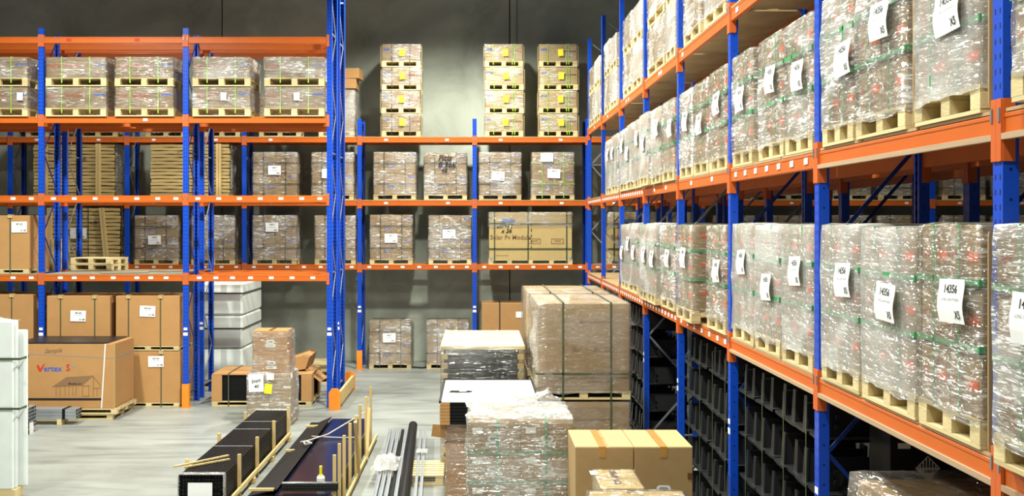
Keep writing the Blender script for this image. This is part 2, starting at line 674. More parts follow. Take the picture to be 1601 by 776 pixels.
def carton_mesh(w, d, h, style, mat):
    k = (round(w, 3), round(d, 3), round(h, 3), style, mat)
    if k in _carton:
        return _carton[k]
    b = MB()
    b.box((0, 0, h / 2), (w, d, h), mat, 0.006)
    fy, e = -d / 2, 0.0015

    def fq(x0, x1, z0, z1, m):
        b.quad([(x0, fy - e, z0), (x1, fy - e, z0), (x1, fy - e, z1), (x0, fy - e, z1)], m)

    def sq(sx, y0, y1, z0, z1, m):
        X = sx * (w / 2 + e)
        q = [(X, y0, z0), (X, y1, z0), (X, y1, z1), (X, y0, z1)]
        b.quad(q if sx > 0 else q[::-1], m)
    if style == 'orange':
        fq(w * 0.08, w * 0.42, h * 0.42, h * 0.58, 'orangeink')
        fq(-w * 0.42, -w * 0.2, h * 0.46, h * 0.56, 'rust')
        fq(-w * 0.42, w * 0.3, h * 0.2, h * 0.225, 'brownink')
        sq(1, -d * 0.4, d * 0.4, h * 0.55, h * 0.7, 'orangeink')
        sq(1, -d * 0.4, d * 0.4, h * 0.15, h * 0.17, 'brownink')
    elif style == 'wlabel':
        fq(w * 0.12, w * 0.47, h * 0.14, h * 0.25, 'white')
        fq(-w * 0.4, w * 0.1, h * 0.62, h * 0.64, 'brownink')
    elif style == 'blogo':
        fq(-w * 0.2, w * 0.4, h * 0.62, h * 0.8, 'blueink')
        fq(-w * 0.05, w * 0.3, h * 0.69, h * 0.73, 'white')
    elif style == 'long':          # red band, blue mark and small white label
        fq(-w * 0.49, w * 0.1, h * 0.52, h * 0.64, 'rust')
        fq(w * 0.3, w * 0.49, h * 0.6, h * 0.7, 'blueink')
        fq(w * 0.07, w * 0.14, h * 0.34, h * 0.42, 'white')
    elif style == 'tower':
        fq(-w * 0.47, -w * 0.3, h * 0.62, h * 0.74, 'blueink')
        fq(w * 0.15, w * 0.47, h * 0.52, h * 0.62, 'rust')
        fq(0.02 * w, w * 0.2, h * 0.2, h * 0.25, 'brownink')
    elif style == 'handle':
        for cx in (0.0,):
            n = 16
            ring = [(cx + math.copysign(0.035, math.cos(t)) + 0.035 * math.cos(t), 0.035 * math.sin(t)) for t in [2 * PI * q / n + 0.01 for q in range(n)]]
            b.quad([(x, fy - e, h * 0.45 + z) for x, z in ring], 'white')
            b.quad([(x * 0.65, fy - 2 * e, h * 0.45 + z * 0.5) for x, z in ring], 'greyink')
        fq(-0.09, 0.09, h * 0.18, h * 0.18 + 0.05, 'white')
        fq(-0.07, 0.07, h * 0.18 + 0.02, h * 0.18 + 0.03, 'greyink')
    # flap seam and tape across the top
    b.quad([(-w / 2 + .01, -0.004, h + e), (w / 2 - .01, -0.004, h + e), (w / 2 - .01, 0.004, h + e), (-w / 2 + .01, 0.004, h + e)], 'tape_dark')
    _carton[k] = b.mesh('carton')
    return _carton[k]


def wrap_mesh(w, d, z0, z1, seed, amp=0.012, off=0.012, ragged=0.04, n=44, m=14, mat='film', top=True):
    rr = random.Random(seed)
    sd = rr.random() * 50
    b = MB()
    hw, hd, cr = w / 2 + off, d / 2 + off, 0.03
    per = []
    tot = 2 * (w + d)
    sides = [(-hw, -hd, hw, -hd), (hw, -hd, hw, hd), (hw, hd, -hw, hd), (-hw, hd, -hw, -hd)]
    for (x0, y0, x1, y1) in sides:
        L = math.hypot(x1 - x0, y1 - y0)
        k = max(3, int(round(n * L / tot)))
        ux, uy = (x1 - x0) / L, (y1 - y0) / L
        nx, ny = uy, -ux
        for i in range(k):
            t = cr + (L - 2 * cr) * i / (k - 1)
            per.append((x0 + ux * t, y0 + uy * t, nx, ny))
    P = len(per)
    vs = []
    for j in range(m + 1):
        t = j / m
        for i, (x, y, nx, ny) in enumerate(per):
            z = z0 + (z1 - z0) * t
            if j == 0:
                z += ragged * (noise.noise((x * 5 + sd, y * 5, sd)) - 0.1)
            q = noise.noise((x * 3 + sd, y * 3, z * 4)) * amp + noise.noise((x * 5, y * 5 + sd, z * 9)) * amp * 0.3
            if j == m:
                q -= 0.012
            q = max(q, -off * 0.6)
            vs.append((x + nx * q, y + ny * q, z))
    fs = [(j * P + i, j * P + (i + 1) % P, (j + 1) * P + (i + 1) % P, (j + 1) * P + i) for j in range(m) for i in range(P)]
    if top:
        last = m * P
        for s in (0.86, 0.55, 0.2):
            base = len(vs)
            for i, (x, y, nx, ny) in enumerate(per):
                z = z1 + 0.004 + abs(noise.noise((x * s * 6 + sd, y * s * 6, sd))) * amp * (1.2 if amp < 0.018 else 2)
                vs.append((x * s, y * s, z))
            for i in range(P):
                fs.append((last + i, last + (i + 1) % P, base + (i + 1) % P, base + i))
            last = base
        fs.append(tuple(last + i for i in range(P)))
    b.add(vs, fs, mat)
    return b.mesh('wrap_film', True)


def straps(parent, w, d, z0, z1, vx=(), hz=(), mat='green', off=0.004, wid=0.02, vz0=None):
    t = 0.003
    a = vz0 if vz0 is not None else z0
    for x in vx:
        b = MB()
        b.box((x, -d / 2 - off, (a + z1) / 2), (wid, t, z1 - a + 2 * off), mat)
        b.box((x, d / 2 + off, (a + z1) / 2), (wid, t, z1 - a + 2 * off), mat)
        b.box((x, 0, z1 + off), (wid, d + 2 * off, t), mat)
        obj('strap', b.mesh('strap'), parent)
    for z in hz:
        b = MB()
        b.box((0, -d / 2 - off, z), (w + 2 * off, t, wid), mat)
        b.box((0, d / 2 + off, z), (w + 2 * off, t, wid), mat)
        b.box((-w / 2 - off, 0, z), (t, d + 2 * off, wid), mat)
        b.box((w / 2 + off, 0, z), (t, d + 2 * off, wid), mat)
        obj('strap', b.mesh('strap'), parent)


def load(label, loc, rz, w, d, h, nx=2, nz=3, style='orange', mat='card_grey', wrap='film', fine=True, ph=0.14,
         vx=(), hz=(), smat='green', group=None, seed=0, amp=0.012, wz0=None, name='wrapped_pallet_load', cat='pallet load', off=0.012):
    """a pallet carrying cartons, strapped and wrapped: it moves as one"""
    t = thing(name, label, cat, loc, rz, group)
    rr = random.Random(seed)
    pallet(t, w, d, ph, fine)
    g = 0.004
    cw, chh = w * 0.985 / nx, (h - ph) / nz
    for k in range(nz):
        for i in range(nx):
            st = style
            if style == 'mix':
                st = 'wlabel' if i % 2 == 0 else ('blogo' if (k + i // 2) % 2 == 0 else 'plain')
            obj('carton', carton_mesh(cw - g, d * 0.97, chh - g, st, mat), t,
                (-w * 0.985 / 2 + cw * (i + 0.5) + rr.uniform(-.002, .002), rr.uniform(-.004, .004), ph + chh * k + 0.001))
    straps(t, w, d, ph, h, vx, (), smat, vz0=ph if rz else ph * 0.4)
    straps(t, w, d, ph, h, (), hz, smat, wid=0.034 if rz else 0.02)
    if wrap:
        n, m = (44, 14) if fine else (32, 9)
        wz = wz0 if wz0 is not None else ph * 0.75
        obj('wrap_film', wrap_mesh(w, d, wz, h, seed, amp, n=n, m=m, mat=wrap, off=off), t)
    return t


def crumple(name, w, d, h, seed, mat, nx=14, ny=10, thick=0.0):
    b = MB()
    vs = []
    for j in range(ny + 1):
        for i in range(nx + 1):
            u, v = i / nx, j / ny
            e = min(u, 1 - u, v, 1 - v) * 4
            z = h * (0.45 + 0.7 * noise.noise((u * 4 + seed, v * 4, seed))) * min(1, 0.25 + e) + h * 0.14 * noise.noise((u * 9, v * 9, seed + 9))
            jx = 0.03 * noise.noise((u * 3, v * 3, seed + 3))
            jy = 0.03 * noise.noise((u * 3, v * 3, seed + 5))
            vs.append(((u - .5) * w + jx * w * 2, (v - .5) * d + jy * d * 2, max(z, 0.004)))
    fs = [(j * (nx + 1) + i, j * (nx + 1) + i + 1, (j + 1) * (nx + 1) + i + 1, (j + 1) * (nx + 1) + i) for j in range(ny) for i in range(nx)]
    b.add(vs, fs, mat)
    return b.mesh(name, True)


# ------------------------------------------------------------------ the setting
b = MB()
b.box((0, 15, -0.1), (44, 46, 0.2), 'floor')
struct('floor', b.mesh('floor'))
WY = 27.0
b = MB()
b.box((0, WY + 0.16, 5.6), (44, 0.1, 11.2), 'joint')
wall = struct('wall_back', b.mesh('wall_back'))
seams = [-21.5, PX(347, WY) - 7.4, PX(347, WY), PX(797, WY), PX(797, WY) + 7.4, PX(797, WY) + 14.8, 22]
for a, c in zip(seams[:-1], seams[1:]):
    b = MB()
    b.box((0, 0, 0), (c - a - 0.025, 0.12, 11.2), 'wall', 0.012)
    obj('panel', b.mesh('wall_panel'), wall, ((a + c) / 2, WY + 0.06, 5.6))
b = MB()
b.tube([(0, 0, 5.7), (0, 0, 11.0)], 0.014, 'galv')
for z in (6.4, 7.9, 9.4):
    b.box((0, 0.012, z), (0.07, 0.02, 0.03), 'galv')
tag(obj('wall_conduit', b.mesh('wall_conduit'), None, (PX(808, WY), WY - 0.03, 0)),
    'thin grey conduit running up the back wall beside a panel joint', 'conduit')

# ------------------------------------------------------------------ pallet racking
_post = {}


def post_mesh(h):
    if h not in _post:
        b = MB()
        w, d, t = 0.10, 0.08, 0.006
        b.box((0, -d / 2 + t / 2, h / 2), (w, t, h), 'blue')
        for s in (-1, 1):
            b.box((s * (w / 2 - t / 2), 0.003, h / 2), (t, d - t, h), 'blue')
            b.box((s * (w / 2 - 0.018), d / 2 - t / 2, h / 2), (0.028, t, h), 'blue')
        _post[h] = b.mesh('post')
    return _post[h]


_beam = {}


def beam_mesh(L, lip, hh=0.125):
    k = (round(L, 3), lip, hh)
    if k not in _beam:
        b = MB()
        b.box((0, 0.0, -hh / 2), (L, 0.045, hh), 'orange', 0.006)
        b.box((0, -0.004, -0.016), (L, 0.045, 0.024), 'orange', 0.004)      # rolled step along the top
        _beam[k] = b.mesh('beam')
    return _beam[k]


def rack(name, label, loc, rz, xs, heights, depth, levels, brace='galv', dark_braces=None, feet=(), ctop=0.04, clen=0.23, skip_rear=False):
    """levels: (z, {bay: label positions}, deck bays, deck material, lip bays)"""
    t = thing(name, label, 'pallet rack', loc, rz)
    for i, (x, h) in enumerate(zip(xs, heights)):
        for y, yaw in ((0.04, 0), (depth - 0.04, PI)):
            p = obj('post', post_mesh(h), t, (x, y, 0), rz=yaw)
            piece('foot_plate', 'galv', p, (0, 0, 0.005), (0.14, 0.12, 0.01))
            if not yaw and dark_braces != 'none':
                piece('sticker', 'white', p, (0, -0.042, 1.52), (0.07, 0.003, 0.05))
                piece('sticker', 'white', p, (0, -0.042, 1.42), (0.085, 0.003, 0.06))
        if i in feet:
            b = MB()
            b.box((0, -0.004, 0.23), (0.13, 0.012, 0.46), 'orange_g')
            for s in (-1, 1):
                b.box((s * 0.06, 0.05, 0.23), (0.012, 0.1, 0.46), 'orange_g')
            b.box((0, 0.04, 0.006), (0.2, 0.16, 0.01), 'orange_g')
            o = obj('post_guard', b.mesh('post_guard'), t, (x, -0.012, 0))
            o['label'] = 'orange steel guard round the foot of a post'
        bm = brace
        if dark_braces and i in dark_braces:
            bm = 'blue_flat'
        z, up = 0.25, True
        y0, y1 = 0.075, depth - 0.075
        b_len = y1 - y0
        k = 0
        while z < h - 0.2:
            piece('brace', bm, t, (x, depth / 2, z), (0.03, b_len, 0.025)) if k % 3 == 0 else None
            z2 = min(z + 0.78, h - 0.1)
            ya, yb = (y0, y1) if up else (y1, y0)
            ln = math.hypot(yb - ya, z2 - z)
            piece('brace', bm, t, (x + 0.018, depth / 2, (z + z2) / 2), (0.012, ln, 0.03),
                  rot=(math.atan2(z2 - z, yb - ya), 0, 0))
            z, up = z2, not up
            k += 1
    for (z, bays, deck, dmat, lip) in levels:
        for bay, marks in bays.items():
            xa, xb = xs[bay] + 0.052, xs[bay + 1] - 0.052
            L = xb - xa
            xm = (xa + xb) / 2
            for front in (True, False):
                if not front and skip_rear:
                    continue
                y = 0.028 if front else depth - 0.028
                bmo = obj('beam', beam_mesh(L, False), t, (xm, y, z), rz=0 if front else PI)
                for s in (-1, 1):
                    cx = s * (L / 2 + 0.026)
                    piece('connector', 'orange_c', bmo, (cx, -0.034, ctop - clen / 2), (0.050, 0.010, clen))
                    piece('connector', 'orange_c', bmo, (s * (L / 2 - 0.003), 0.0, ctop - clen / 2), (0.008, 0.06, clen))
                    if front:
                        piece('safety_clip', 'galv', bmo, (cx - s * 0.012, -0.042, ctop - 0.08), (0.016, 0.008, 0.07))
                if front and marks:
                    for mk in marks:
                        piece('location_label', 'white' if mk > 0 else 'redink', bmo, ((abs(mk) - 0.5) * L, -0.0275, -0.058), (0.09, 0.004, 0.05))
                if front and bay in lip:
                    piece('beam_lip', 'dust', bmo, (0, -0.024, -0.118), (L, 0.03, 0.032))['label'] = 'dusty beige lower lip of a beam'
            if bay in deck:
                n = 3
                for q in range(n):
                    wd = L / n
                    piece('deck_panel', dmat, t, (xa + wd * (q + 0.5), depth / 2, z + 0.010), (wd - 0.012, depth - 0.004, 0.018))
    return t


# left rack, two rows back to back
LY1, LY2 = 20.2, 21.34
LX = [PX(-163, LY1), PX(64, LY1), PX(290, LY1), PX(515, LY1)]
lxs = [x - LX[0] for x in LX]
many = [0.07, 0.22, 0.37, 0.52, 0.67, 0.82, 0.95]
L1, L2, L3, L4 = PZ(430, LY1), PZ(306, LY1), PZ(182.5, LY1), PZ(57.5, LY1)
rack('pallet_rack', 'blue and orange pallet rack at the left, front row beside the open floor', (LX[0], LY1, 0), 0, lxs,
     [7.32, 7.32, 7.32, 8.4], 0.84,
     [(L1, {0: many, 1: [0.12, 0.22, 0.35, 0.5, 0.67, 0.77, 0.88], 2: [0.08, 0.2, 0.32, 0.45, 0.6, 0.75, 0.9]}, (0, 1), 'ply_grey', ()),
      (L2, {0: many, 1: many, 2: many}, (), 'ply', ()),
      (L3, {0: [0.5], 1: [0.73], 2: []}, (), 'ply', ()),
      (L4, {0: [], 1: [-0.18, -0.67], 2: []}, (), 'ply', ())], feet=(0, 1, 2), dark_braces=(0, 1, 2))  # dark blue braces on these frames put their shade into the colour
rack('pallet_rack', 'blue and orange pallet rack at the left, rear row behind the front row', (LX[0], LY2, 0), 0, lxs,
     [7.32, 7.32, 7.32, 8.3], 0.84,
     [(L1, {0: [], 1: [], 2: []}, (0, 1), 'ply_grey', ()),
      (L2, {0: [], 1: [], 2: [0.4]}, (), 'ply', ()),
      (L3, {0: [], 1: [], 2: []}, (), 'ply', ()),
      (L4, {0: [], 1: [], 2: []}, (), 'ply', ())])
# back rack along the wall
BY = 25.5
BX0 = PX(15, BY)
bxs = [PX(p, BY) - BX0 for p in (-165, 15, 198, 381.5, 562, 742, 919)] + [PX(919, BY) - BX0 + 2.8 * k for k in range(1, 5)]
B1, B2, B3 = PZ(414, BY), PZ(314, BY), PZ(215, BY)
nb = len(bxs) - 1
rack('pallet_rack', 'blue and orange pallet rack along the concrete back wall', (BX0, BY, 0), 0, bxs, [6.1] * len(bxs), 0.84,
     [(B1, {i: many for i in range(nb)}, (), 'ply', ()),
      (B2, {i: [0.22, 0.78] for i in range(nb)}, range(nb), 'ply', ()),
      (B3, {i: [0.22, 0.77] for i in range(nb)}, range(nb), 'ply', ())], feet=(4, 5))
# right rack along the aisle, two rows
RX, RY0, BAY = 2.58, 24.74, 2.79
rxs = [BAY * k for k in range(9)]
A_, B_, C_ = EYE + 2.19, EYE + 0.545, EYE - 1.185
dense = [0.04 + 0.092 * k for k in range(11)]
allb = {i: [] for i in range(8)}
rh = [7.9, 7.9] + [9.2] * 7
near = (5, 6, 7, 8)
rack('pallet_rack', 'blue and orange pallet rack down the right side of the aisle, front row', (RX, RY0, 0), -PI / 2, rxs, rh, 0.84,
     [(C_, {0: dense, 1: dense, 2: dense, 3: dense, 4: many, 5: [], 6: [], 7: []}, range(8), 'ply', (5, 6, 7)),
      (B_, {0: dense, 1: dense, 2: dense, 3: [.35, .7], 4: [.3, .72], 5: [0.08, 0.22, 0.36, 0.5, 0.64, 0.78, 0.92], 6: [], 7: []}, range(8), 'ply', (6, 7)),
      (A_, {0: [.5], 1: [.35], 2: [.3, .4], 3: [.5, .56], 4: [0.1], 5: [0.1], 6: [], 7: []}, range(8), 'ply', ())],
     dark_braces=near, ctop=0.07, clen=0.31)
rack('pallet_rack', 'blue and orange pallet rack behind the right rack, back to back with it', (RX + 1.14, RY0, 0), -PI / 2, rxs, rh, 0.84,
     [(C_, dict(allb), (), 'ply', ()), (B_, dict(allb), (), 'ply', ()), (A_, dict(allb), range(8), 'ply', ())],
     dark_braces=near, ctop=0.07, clen=0.31)

# end guard of the left rack: two orange plates joined by a timber plank
t = thing('rack_end_guard', 'orange steel rack end guard with a timber plank at the left rack end', 'rack guard', (LX[3] + 0.14, 20.0, 0))
for y, nm in ((0.0, 'end_plate'), (2.35, 'end_plate')):
    b = MB()
    pr = [(-0.12, 0), (0.1, 0), (0.1, 0.33), (0.05, 0.4), (-0.07, 0.4), (-0.12, 0.33)]
    vs = [(x, yy, z) for yy in (y - 0.03, y + 0.03) for x, z in pr]
    k = len(pr)
    b.add(vs, [tuple(range(k)), tuple(range(2 * k - 1, k - 1, -1))] + [(i, i + k, (i + 1) % k + k, (i + 1) % k) for i in range(k)], 'orange_g')
    obj(nm, b.mesh('end_plate'), t)
piece('plank', 'wood_y', t, (0.06, 1.175, 0.19), (0.05, 2.28, 0.26))

# ------------------------------------------------------------------ loads of the left rack, top shelf (two tiers)
R90 = -PI / 2
ordn = ['first', 'second', 'third', 'fourth', 'fifth', 'sixth', 'seventh', 'eighth', 'ninth', 'tenth', 'eleventh', 'twelfth',
        'thirteenth', 'fourteenth', 'fifteenth']
base = L3 + 0.002
for n, (p0, p1, wr) in enumerate([(-50, 45, 'film'), (73, 167.5, 'film'), (181, 272.5, 'film'), (302, 392, 'film_shiny'), (414, 508, 'film_shiny')]):
    Y = LY1 + 0.02
    x0, x1 = PX(p0, Y), PX(p1, Y)
    for tier in range(2):
        look = 'flat long carton on a pallet' if wr == 'film' else 'glossy wrapped flat carton pallet'
        o = load(f"{look}, {'upper' if tier else 'lower'} tier, {ordn[n]} on left rack top shelf",
                 ((x0 + x1) / 2, Y + 0.42, base + tier * 0.582), 0, x1 - x0, 0.95, 0.562, 1, 1, 'long', 'card_olive', wr,
                 ph=0.165, vx=(-0.27, 0.27), smat='lime', group='flat cartons on the left rack top shelf', seed=n * 2 + tier, wz0=0.16)
        if (n in (3, 4) and tier == 0) or (n == 0 and tier == 0):
            paper(o, 'plain', 0.05 if n else 0.45, 0.38, -0.95 / 2 - 0.03, 0.11, 0.15)

# brown cartons on the left rack
def brown(label, x0, x1, Y, z, h, d=0.95, lx=0.0, lz=0.8, vx=(-0.35, 0.3), group='strapped brown cartons on the left rack', lab=True):
    w = x1 - x0
    t = thing('strapped_carton', label, 'carton', ((x0 + x1) / 2, Y + d / 2, z), 0, group)
    pallet(t, w * 0.98, d, 0.09, True)
    obj('carton', carton_mesh(w, d, h - 0.09, 'plain', 'card_warm'), t, (0, 0, 0.09))
    for i, s in enumerate(vx):
        straps(t, w, d, 0.09, h, (s * w,), (), 'olive', vz0=0.0, wid=0.022)
        piece('strap_pad', 'card_pale', t, (s * w, -d / 2 + 0.03, h + 0.012), (0.09, 0.09, 0.012))
        piece('strap_pad', 'card_pale', t, (s * w, -d / 2 - 0.012, h - 0.025), (0.09, 0.01, 0.05))
    if lab:
        paper(t, 'brown', lx * w, h * lz, -d / 2 - 0.012, 0.30, 0.21, R.uniform(-.03, .03))
    return t


Yb = LY1 + 0.06
fl = 0.002
dk = L1 + 0.021
brown('brown carton standing on the left rack lower shelf at the frame edge', PX(-45, Yb), PX(46, Yb), Yb, dk, PZ(337, Yb) - dk, lx=0.33, vx=(-.3, .17))
h1 = PZ(550, Yb)
brown('brown carton beneath another, right of the printed crate', PX(183, Yb), PX(281.5, Yb), Yb, fl, h1, lx=0.12, lz=0.82, vx=(-.3, .2))
brown('brown carton stacked on another brown carton, left of the orange post foot', PX(181, Yb), PX(281, Yb), Yb, h1 + 0.018, PZ(463, Yb) - h1 - 0.018, lx=0.0, lz=0.72, vx=(-.3, .2))
brown('brown carton hidden behind the printed crate, carrying another', PX(73, Yb), PX(172, Yb), Yb, fl, h1 + 0.01, lab=False, vx=(-.28, .26))
brown('brown carton stacked behind the printed crate, right of the leftmost post', PX(73, Yb), PX(172, Yb), Yb, h1 + 0.03, PZ(463, Yb) - h1 - 0.03, lx=0.0, lz=0.63, vx=(-.28, .26))
brown('brown carton low at the left frame edge behind the white wrapped panels', PX(-50, Yb), PX(52, Yb), Yb, fl, h1 + 0.01, lab=False, vx=(-.28, .17))
brown('brown carton on top at the left frame edge beside the leftmost post', PX(-50, Yb), PX(52, Yb), Yb, h1 + 0.03, PZ(461, Yb) - h1 - 0.03, lab=False, vx=(-.28, .17))

# empty pallets lying on the left rack shelf
for i in range(5):
    t = thing('empty_pallet', f"empty timber pallet on the left rack shelf, {ordn[i]} from the bottom of a pile", 'pallet',
              (PX(60, 21.8), LY2 + 0.46, dk + 0.13 * i), 0, 'pile of empty pallets on the left rack')
    pallet(t, 1.0, 0.8, 0.127, False)
t = thing('empty_pallet', 'single empty timber pallet lying askew on the left rack shelf before the sheets', 'pallet',
          (PX(158, 21.9), LY2 + 0.48, dk + 0.002), -0.2)
pallet(t, 0.92, 0.66, 0.13, True)
t = thing('empty_pallet', 'second empty timber pallet stacked on the askew one before the sheets', 'pallet',
          (PX(158, 21.9), LY2 + 0.48, dk + 0.136), -0.22)
pallet(t, 0.92, 0.66, 0.13, True)
t = tag(piece('plywood_offcut', 'ply_grey', None, (PX(192, 20.5), LY1 + 0.42, dk + 0.012), (0.9, 0.5, 0.012), rot=(0, 0, 0.35)),
        'thin plywood offcut lying on the left rack shelf near the second post', 'board')

# ------------------------------------------------------------------ back rack
YB = BY + 0.02


def back(label, p0, p1, ytop, lev, wrap='film', seed=0, lab=None, hand=None, smat='darkstrap', lx=0, lz=.6):
    x0, x1 = PX(p0, YB), PX(p1, YB)
    z = (B1, B2, B3, 0.0)[lev] + (0.021 if lev in (1, 2) else 0.002)
    h = PZ(ytop, YB) - z
    w = x1 - x0
    o = load(label, ((x0 + x1) / 2, YB + 0.48, z), 0, w, 0.96, h, 4, 4, 'mix', 'card', wrap, False, 0.13,
             (-w * 0.25, w * 0.25), (0.13 + (h - .13) * .25, 0.13 + (h - .13) * .75), smat, 'wrapped carton pallets on the back rack', seed, amp=0.01, wz0=0.11)
    if lab:
        paper(o, lab, lx * w, h * lz, -0.96 / 2 - 0.03, 0.31, 0.22, R.uniform(-.05, .05))
    return o


g2 = 'back rack second shelf'
back('wrapped cartons with white label, back rack second shelf, left of the end frame', 395, 464, 238, 1, seed=11, lab='back', lx=0.0, lz=.62)
back('wrapped cartons on the back rack second shelf, partly behind the tall end frame', 487, 553, 238, 1, seed=12, lab='plain', lx=-0.1, lz=.55)
back('unlabelled wrapped cartons, back rack second shelf, right of the tall end frame', 584, 650, 238, 1, seed=13)
o = back('brightly wrapped carton pallet with black handwriting on the back rack second shelf', 663, 730, 239, 1, 'film_shiny', 14)
b = MB()
put_text(b, 'Piclz', 0.2, 0.0, 0.16, 0, 'ink', shear=0.3, squash=0.9)
put_text(b, '0 96k', 0.19, 0.05, 0.0, 0, 'ink', shear=0.2)
put_text(b, '48', 0.15, -0.02, -0.14, 0, 'ink', shear=0.3)
obj('handwriting', b.mesh('handwriting'), o, (-0.02, -0.96 / 2 - 0.03, 0.85))
back('wrapped cartons with white label, back rack second shelf, under the middle tower', 749, 815, 238, 1, 'film_shiny', 15, 'back', lx=-.05, lz=.5)
o = back('wrapped cartons with two white labels on the back rack second shelf', 831, 898, 238, 1, 'film', 16, 'back15', smat='lime', lx=.02, lz=.55)
paper(o, 'plain', -0.15, 1.03, -0.51, 0.31, 0.21)
back('wrapped cartons with white label, back rack lowest shelf, right of the leaning battens', 210, 277, 337, 0, 'film', 17, 'back', lx=-.02, lz=.5)
back('wrapped cartons without a label on the back rack lowest shelf, behind left rack posts', 299, 366, 337, 0, 'film_shiny', 18)
back('wrapped cartons with a white label high up on the back rack lowest shelf', 395, 463, 337, 0, 'film_shiny', 19, 'back', lx=-.05, lz=.76)
back('wrapped cartons on the back rack lowest shelf, partly behind the tall end frame', 492, 556, 337, 0, 'film', 20)
back('wrapped cartons with a white label and tattered film on the back rack lowest shelf', 578, 645, 336, 0, 'film', 21, 'back', lx=.0, lz=.53)
back('brightly wrapped cartons on the back rack lowest shelf, left of the big module crate', 670, 737, 337, 0, 'film_shiny', 22, 'back', lx=-.02, lz=.62)
back('wrapped cartons on the floor under the back rack beside the orange post foot', 577, 643, 503, 3, 'film_shiny', 23, 'back', lx=-.02, lz=.66)
back('wrapped cartons on the floor under the back rack, partly behind the black panel stack', 667, 733, 503, 3, 'film_shiny', 24)
# beyond the right rack, seen in the gap over its lower loads
q = 0
for lev, yt in ((1, 262), (0, 337)):
    for pa in (1000, 1115, 1200, 1296, 1375, 1475, 1555):
        if lev == 0 and pa == 1000:
            continue
        q += 1
        back(f"wrapped cartons far behind the right rack, {'second' if lev else 'lowest'} shelf, {ordn[[1000, 1115, 1200, 1296, 1375, 1475, 1555].index(pa)]} from left",
             pa, pa + 66, yt, lev, 'film', 40 + q)

# four-tier towers on the back rack top shelf
TW = [(597, 658, 'darkstrap', 'film_shiny', 'left tower, dark straps'), (758, 818, 'lime', 'film_shiny', 'middle tower, lime straps'),
      (843, 903, 'lime', 'film', 'right tower, lime straps')]
for n, (p0, p1, sm, wr, nm) in enumerate(TW):
    x0, x1 = PX(p0, YB), PX(p1, YB)
    w = x1 - x0
    z = B3 + 0.021
    hh = (PZ(68, YB) - z) / 4 - 0.012
    for k in range(4):
        o = load(f"carton pallet with yellow sticker, {('bottom', 'second', 'third', 'top')[k]} of four in the {nm}",
                 ((x0 + x1) / 2 + R.uniform(-.012, .012), YB + 0.46, z + k * (hh + 0.012)), 0, w, 0.9, hh, 1, 1, 'tower', 'card_pale' if n else 'card', wr, False,
                 0.145, (-w * 0.24, w * 0.22) if n == 0 else (-w * .27, w * .22, w * .28), (), sm, 'carton towers on the back rack', 60 + n * 4 + k, amp=0.006, wz0=0.15)
        p = obj('yellow_sticker', paper_mesh('plain', 0.13, 0.17).copy(), o, (0.02 + 0.02 * n, -0.485, hh * 0.62), rot=(0, R.uniform(-.1, .1), 0))
        p.data.materials[0] = M['yellow']
        for s in (-1, 1):       # corner boards standing up both edges
            piece('corner_board', 'card_pale', o, (s * (w / 2 + 0.024), -0.36, hh * 0.47), (0.008, 0.16, hh * 0.9))

# pile of cartons at the end of the back rack top shelf
Yp = BY + 0.02
x0 = PX(512, Yp)
z = B3 + 0.021
t = thing('wrapped_carton_stack', 'wrapped carton stack on the back rack top shelf behind the tall end frame', 'carton stack', (PX(526, Yp), Yp + 0.45, z))
pallet(t, 0.86, 0.9, 0.13, False)
for k in range(3):
    for i in range(2):
        obj('carton', carton_mesh(0.42, 0.86, 0.33, 'plain', 'card'), t, (-0.215 + 0.43 * i, 0, 0.131 + 0.335 * k))
obj('wrap_film', wrap_mesh(0.87, 0.88, 0.02, 1.14, 91, 0.02, mat='film_white', n=32, m=8), t)
tag(obj('loose_carton', carton_mesh(0.72, 0.6, 0.24, 'plain', 'card_warm'), None, (PX(533, Yp), Yp + 0.42, z + 1.19)),
    'plain carton lying on the wrapped stack behind the tall end frame', 'carton')
tag(obj('loose_carton', carton_mesh(0.66, 0.5, 0.25, 'plain', 'card_warm'), None, (PX(541, Yp), Yp + 0.38, z + 1.435), rz=-0.12),
    'topmost plain carton of the pile behind the tall end frame', 'carton')

# pallets whose loads hide behind the left rack's top shelf
for n, (p0, p1) in enumerate(((40, 105), (122, 183), (228, 290), (318, 375), (405, 470))):
    back(f"wrapped carton pallet behind left rack, back rack top shelf, {ordn[n]} from left", p0, p1, 152, 2, 'film', 100 + n)

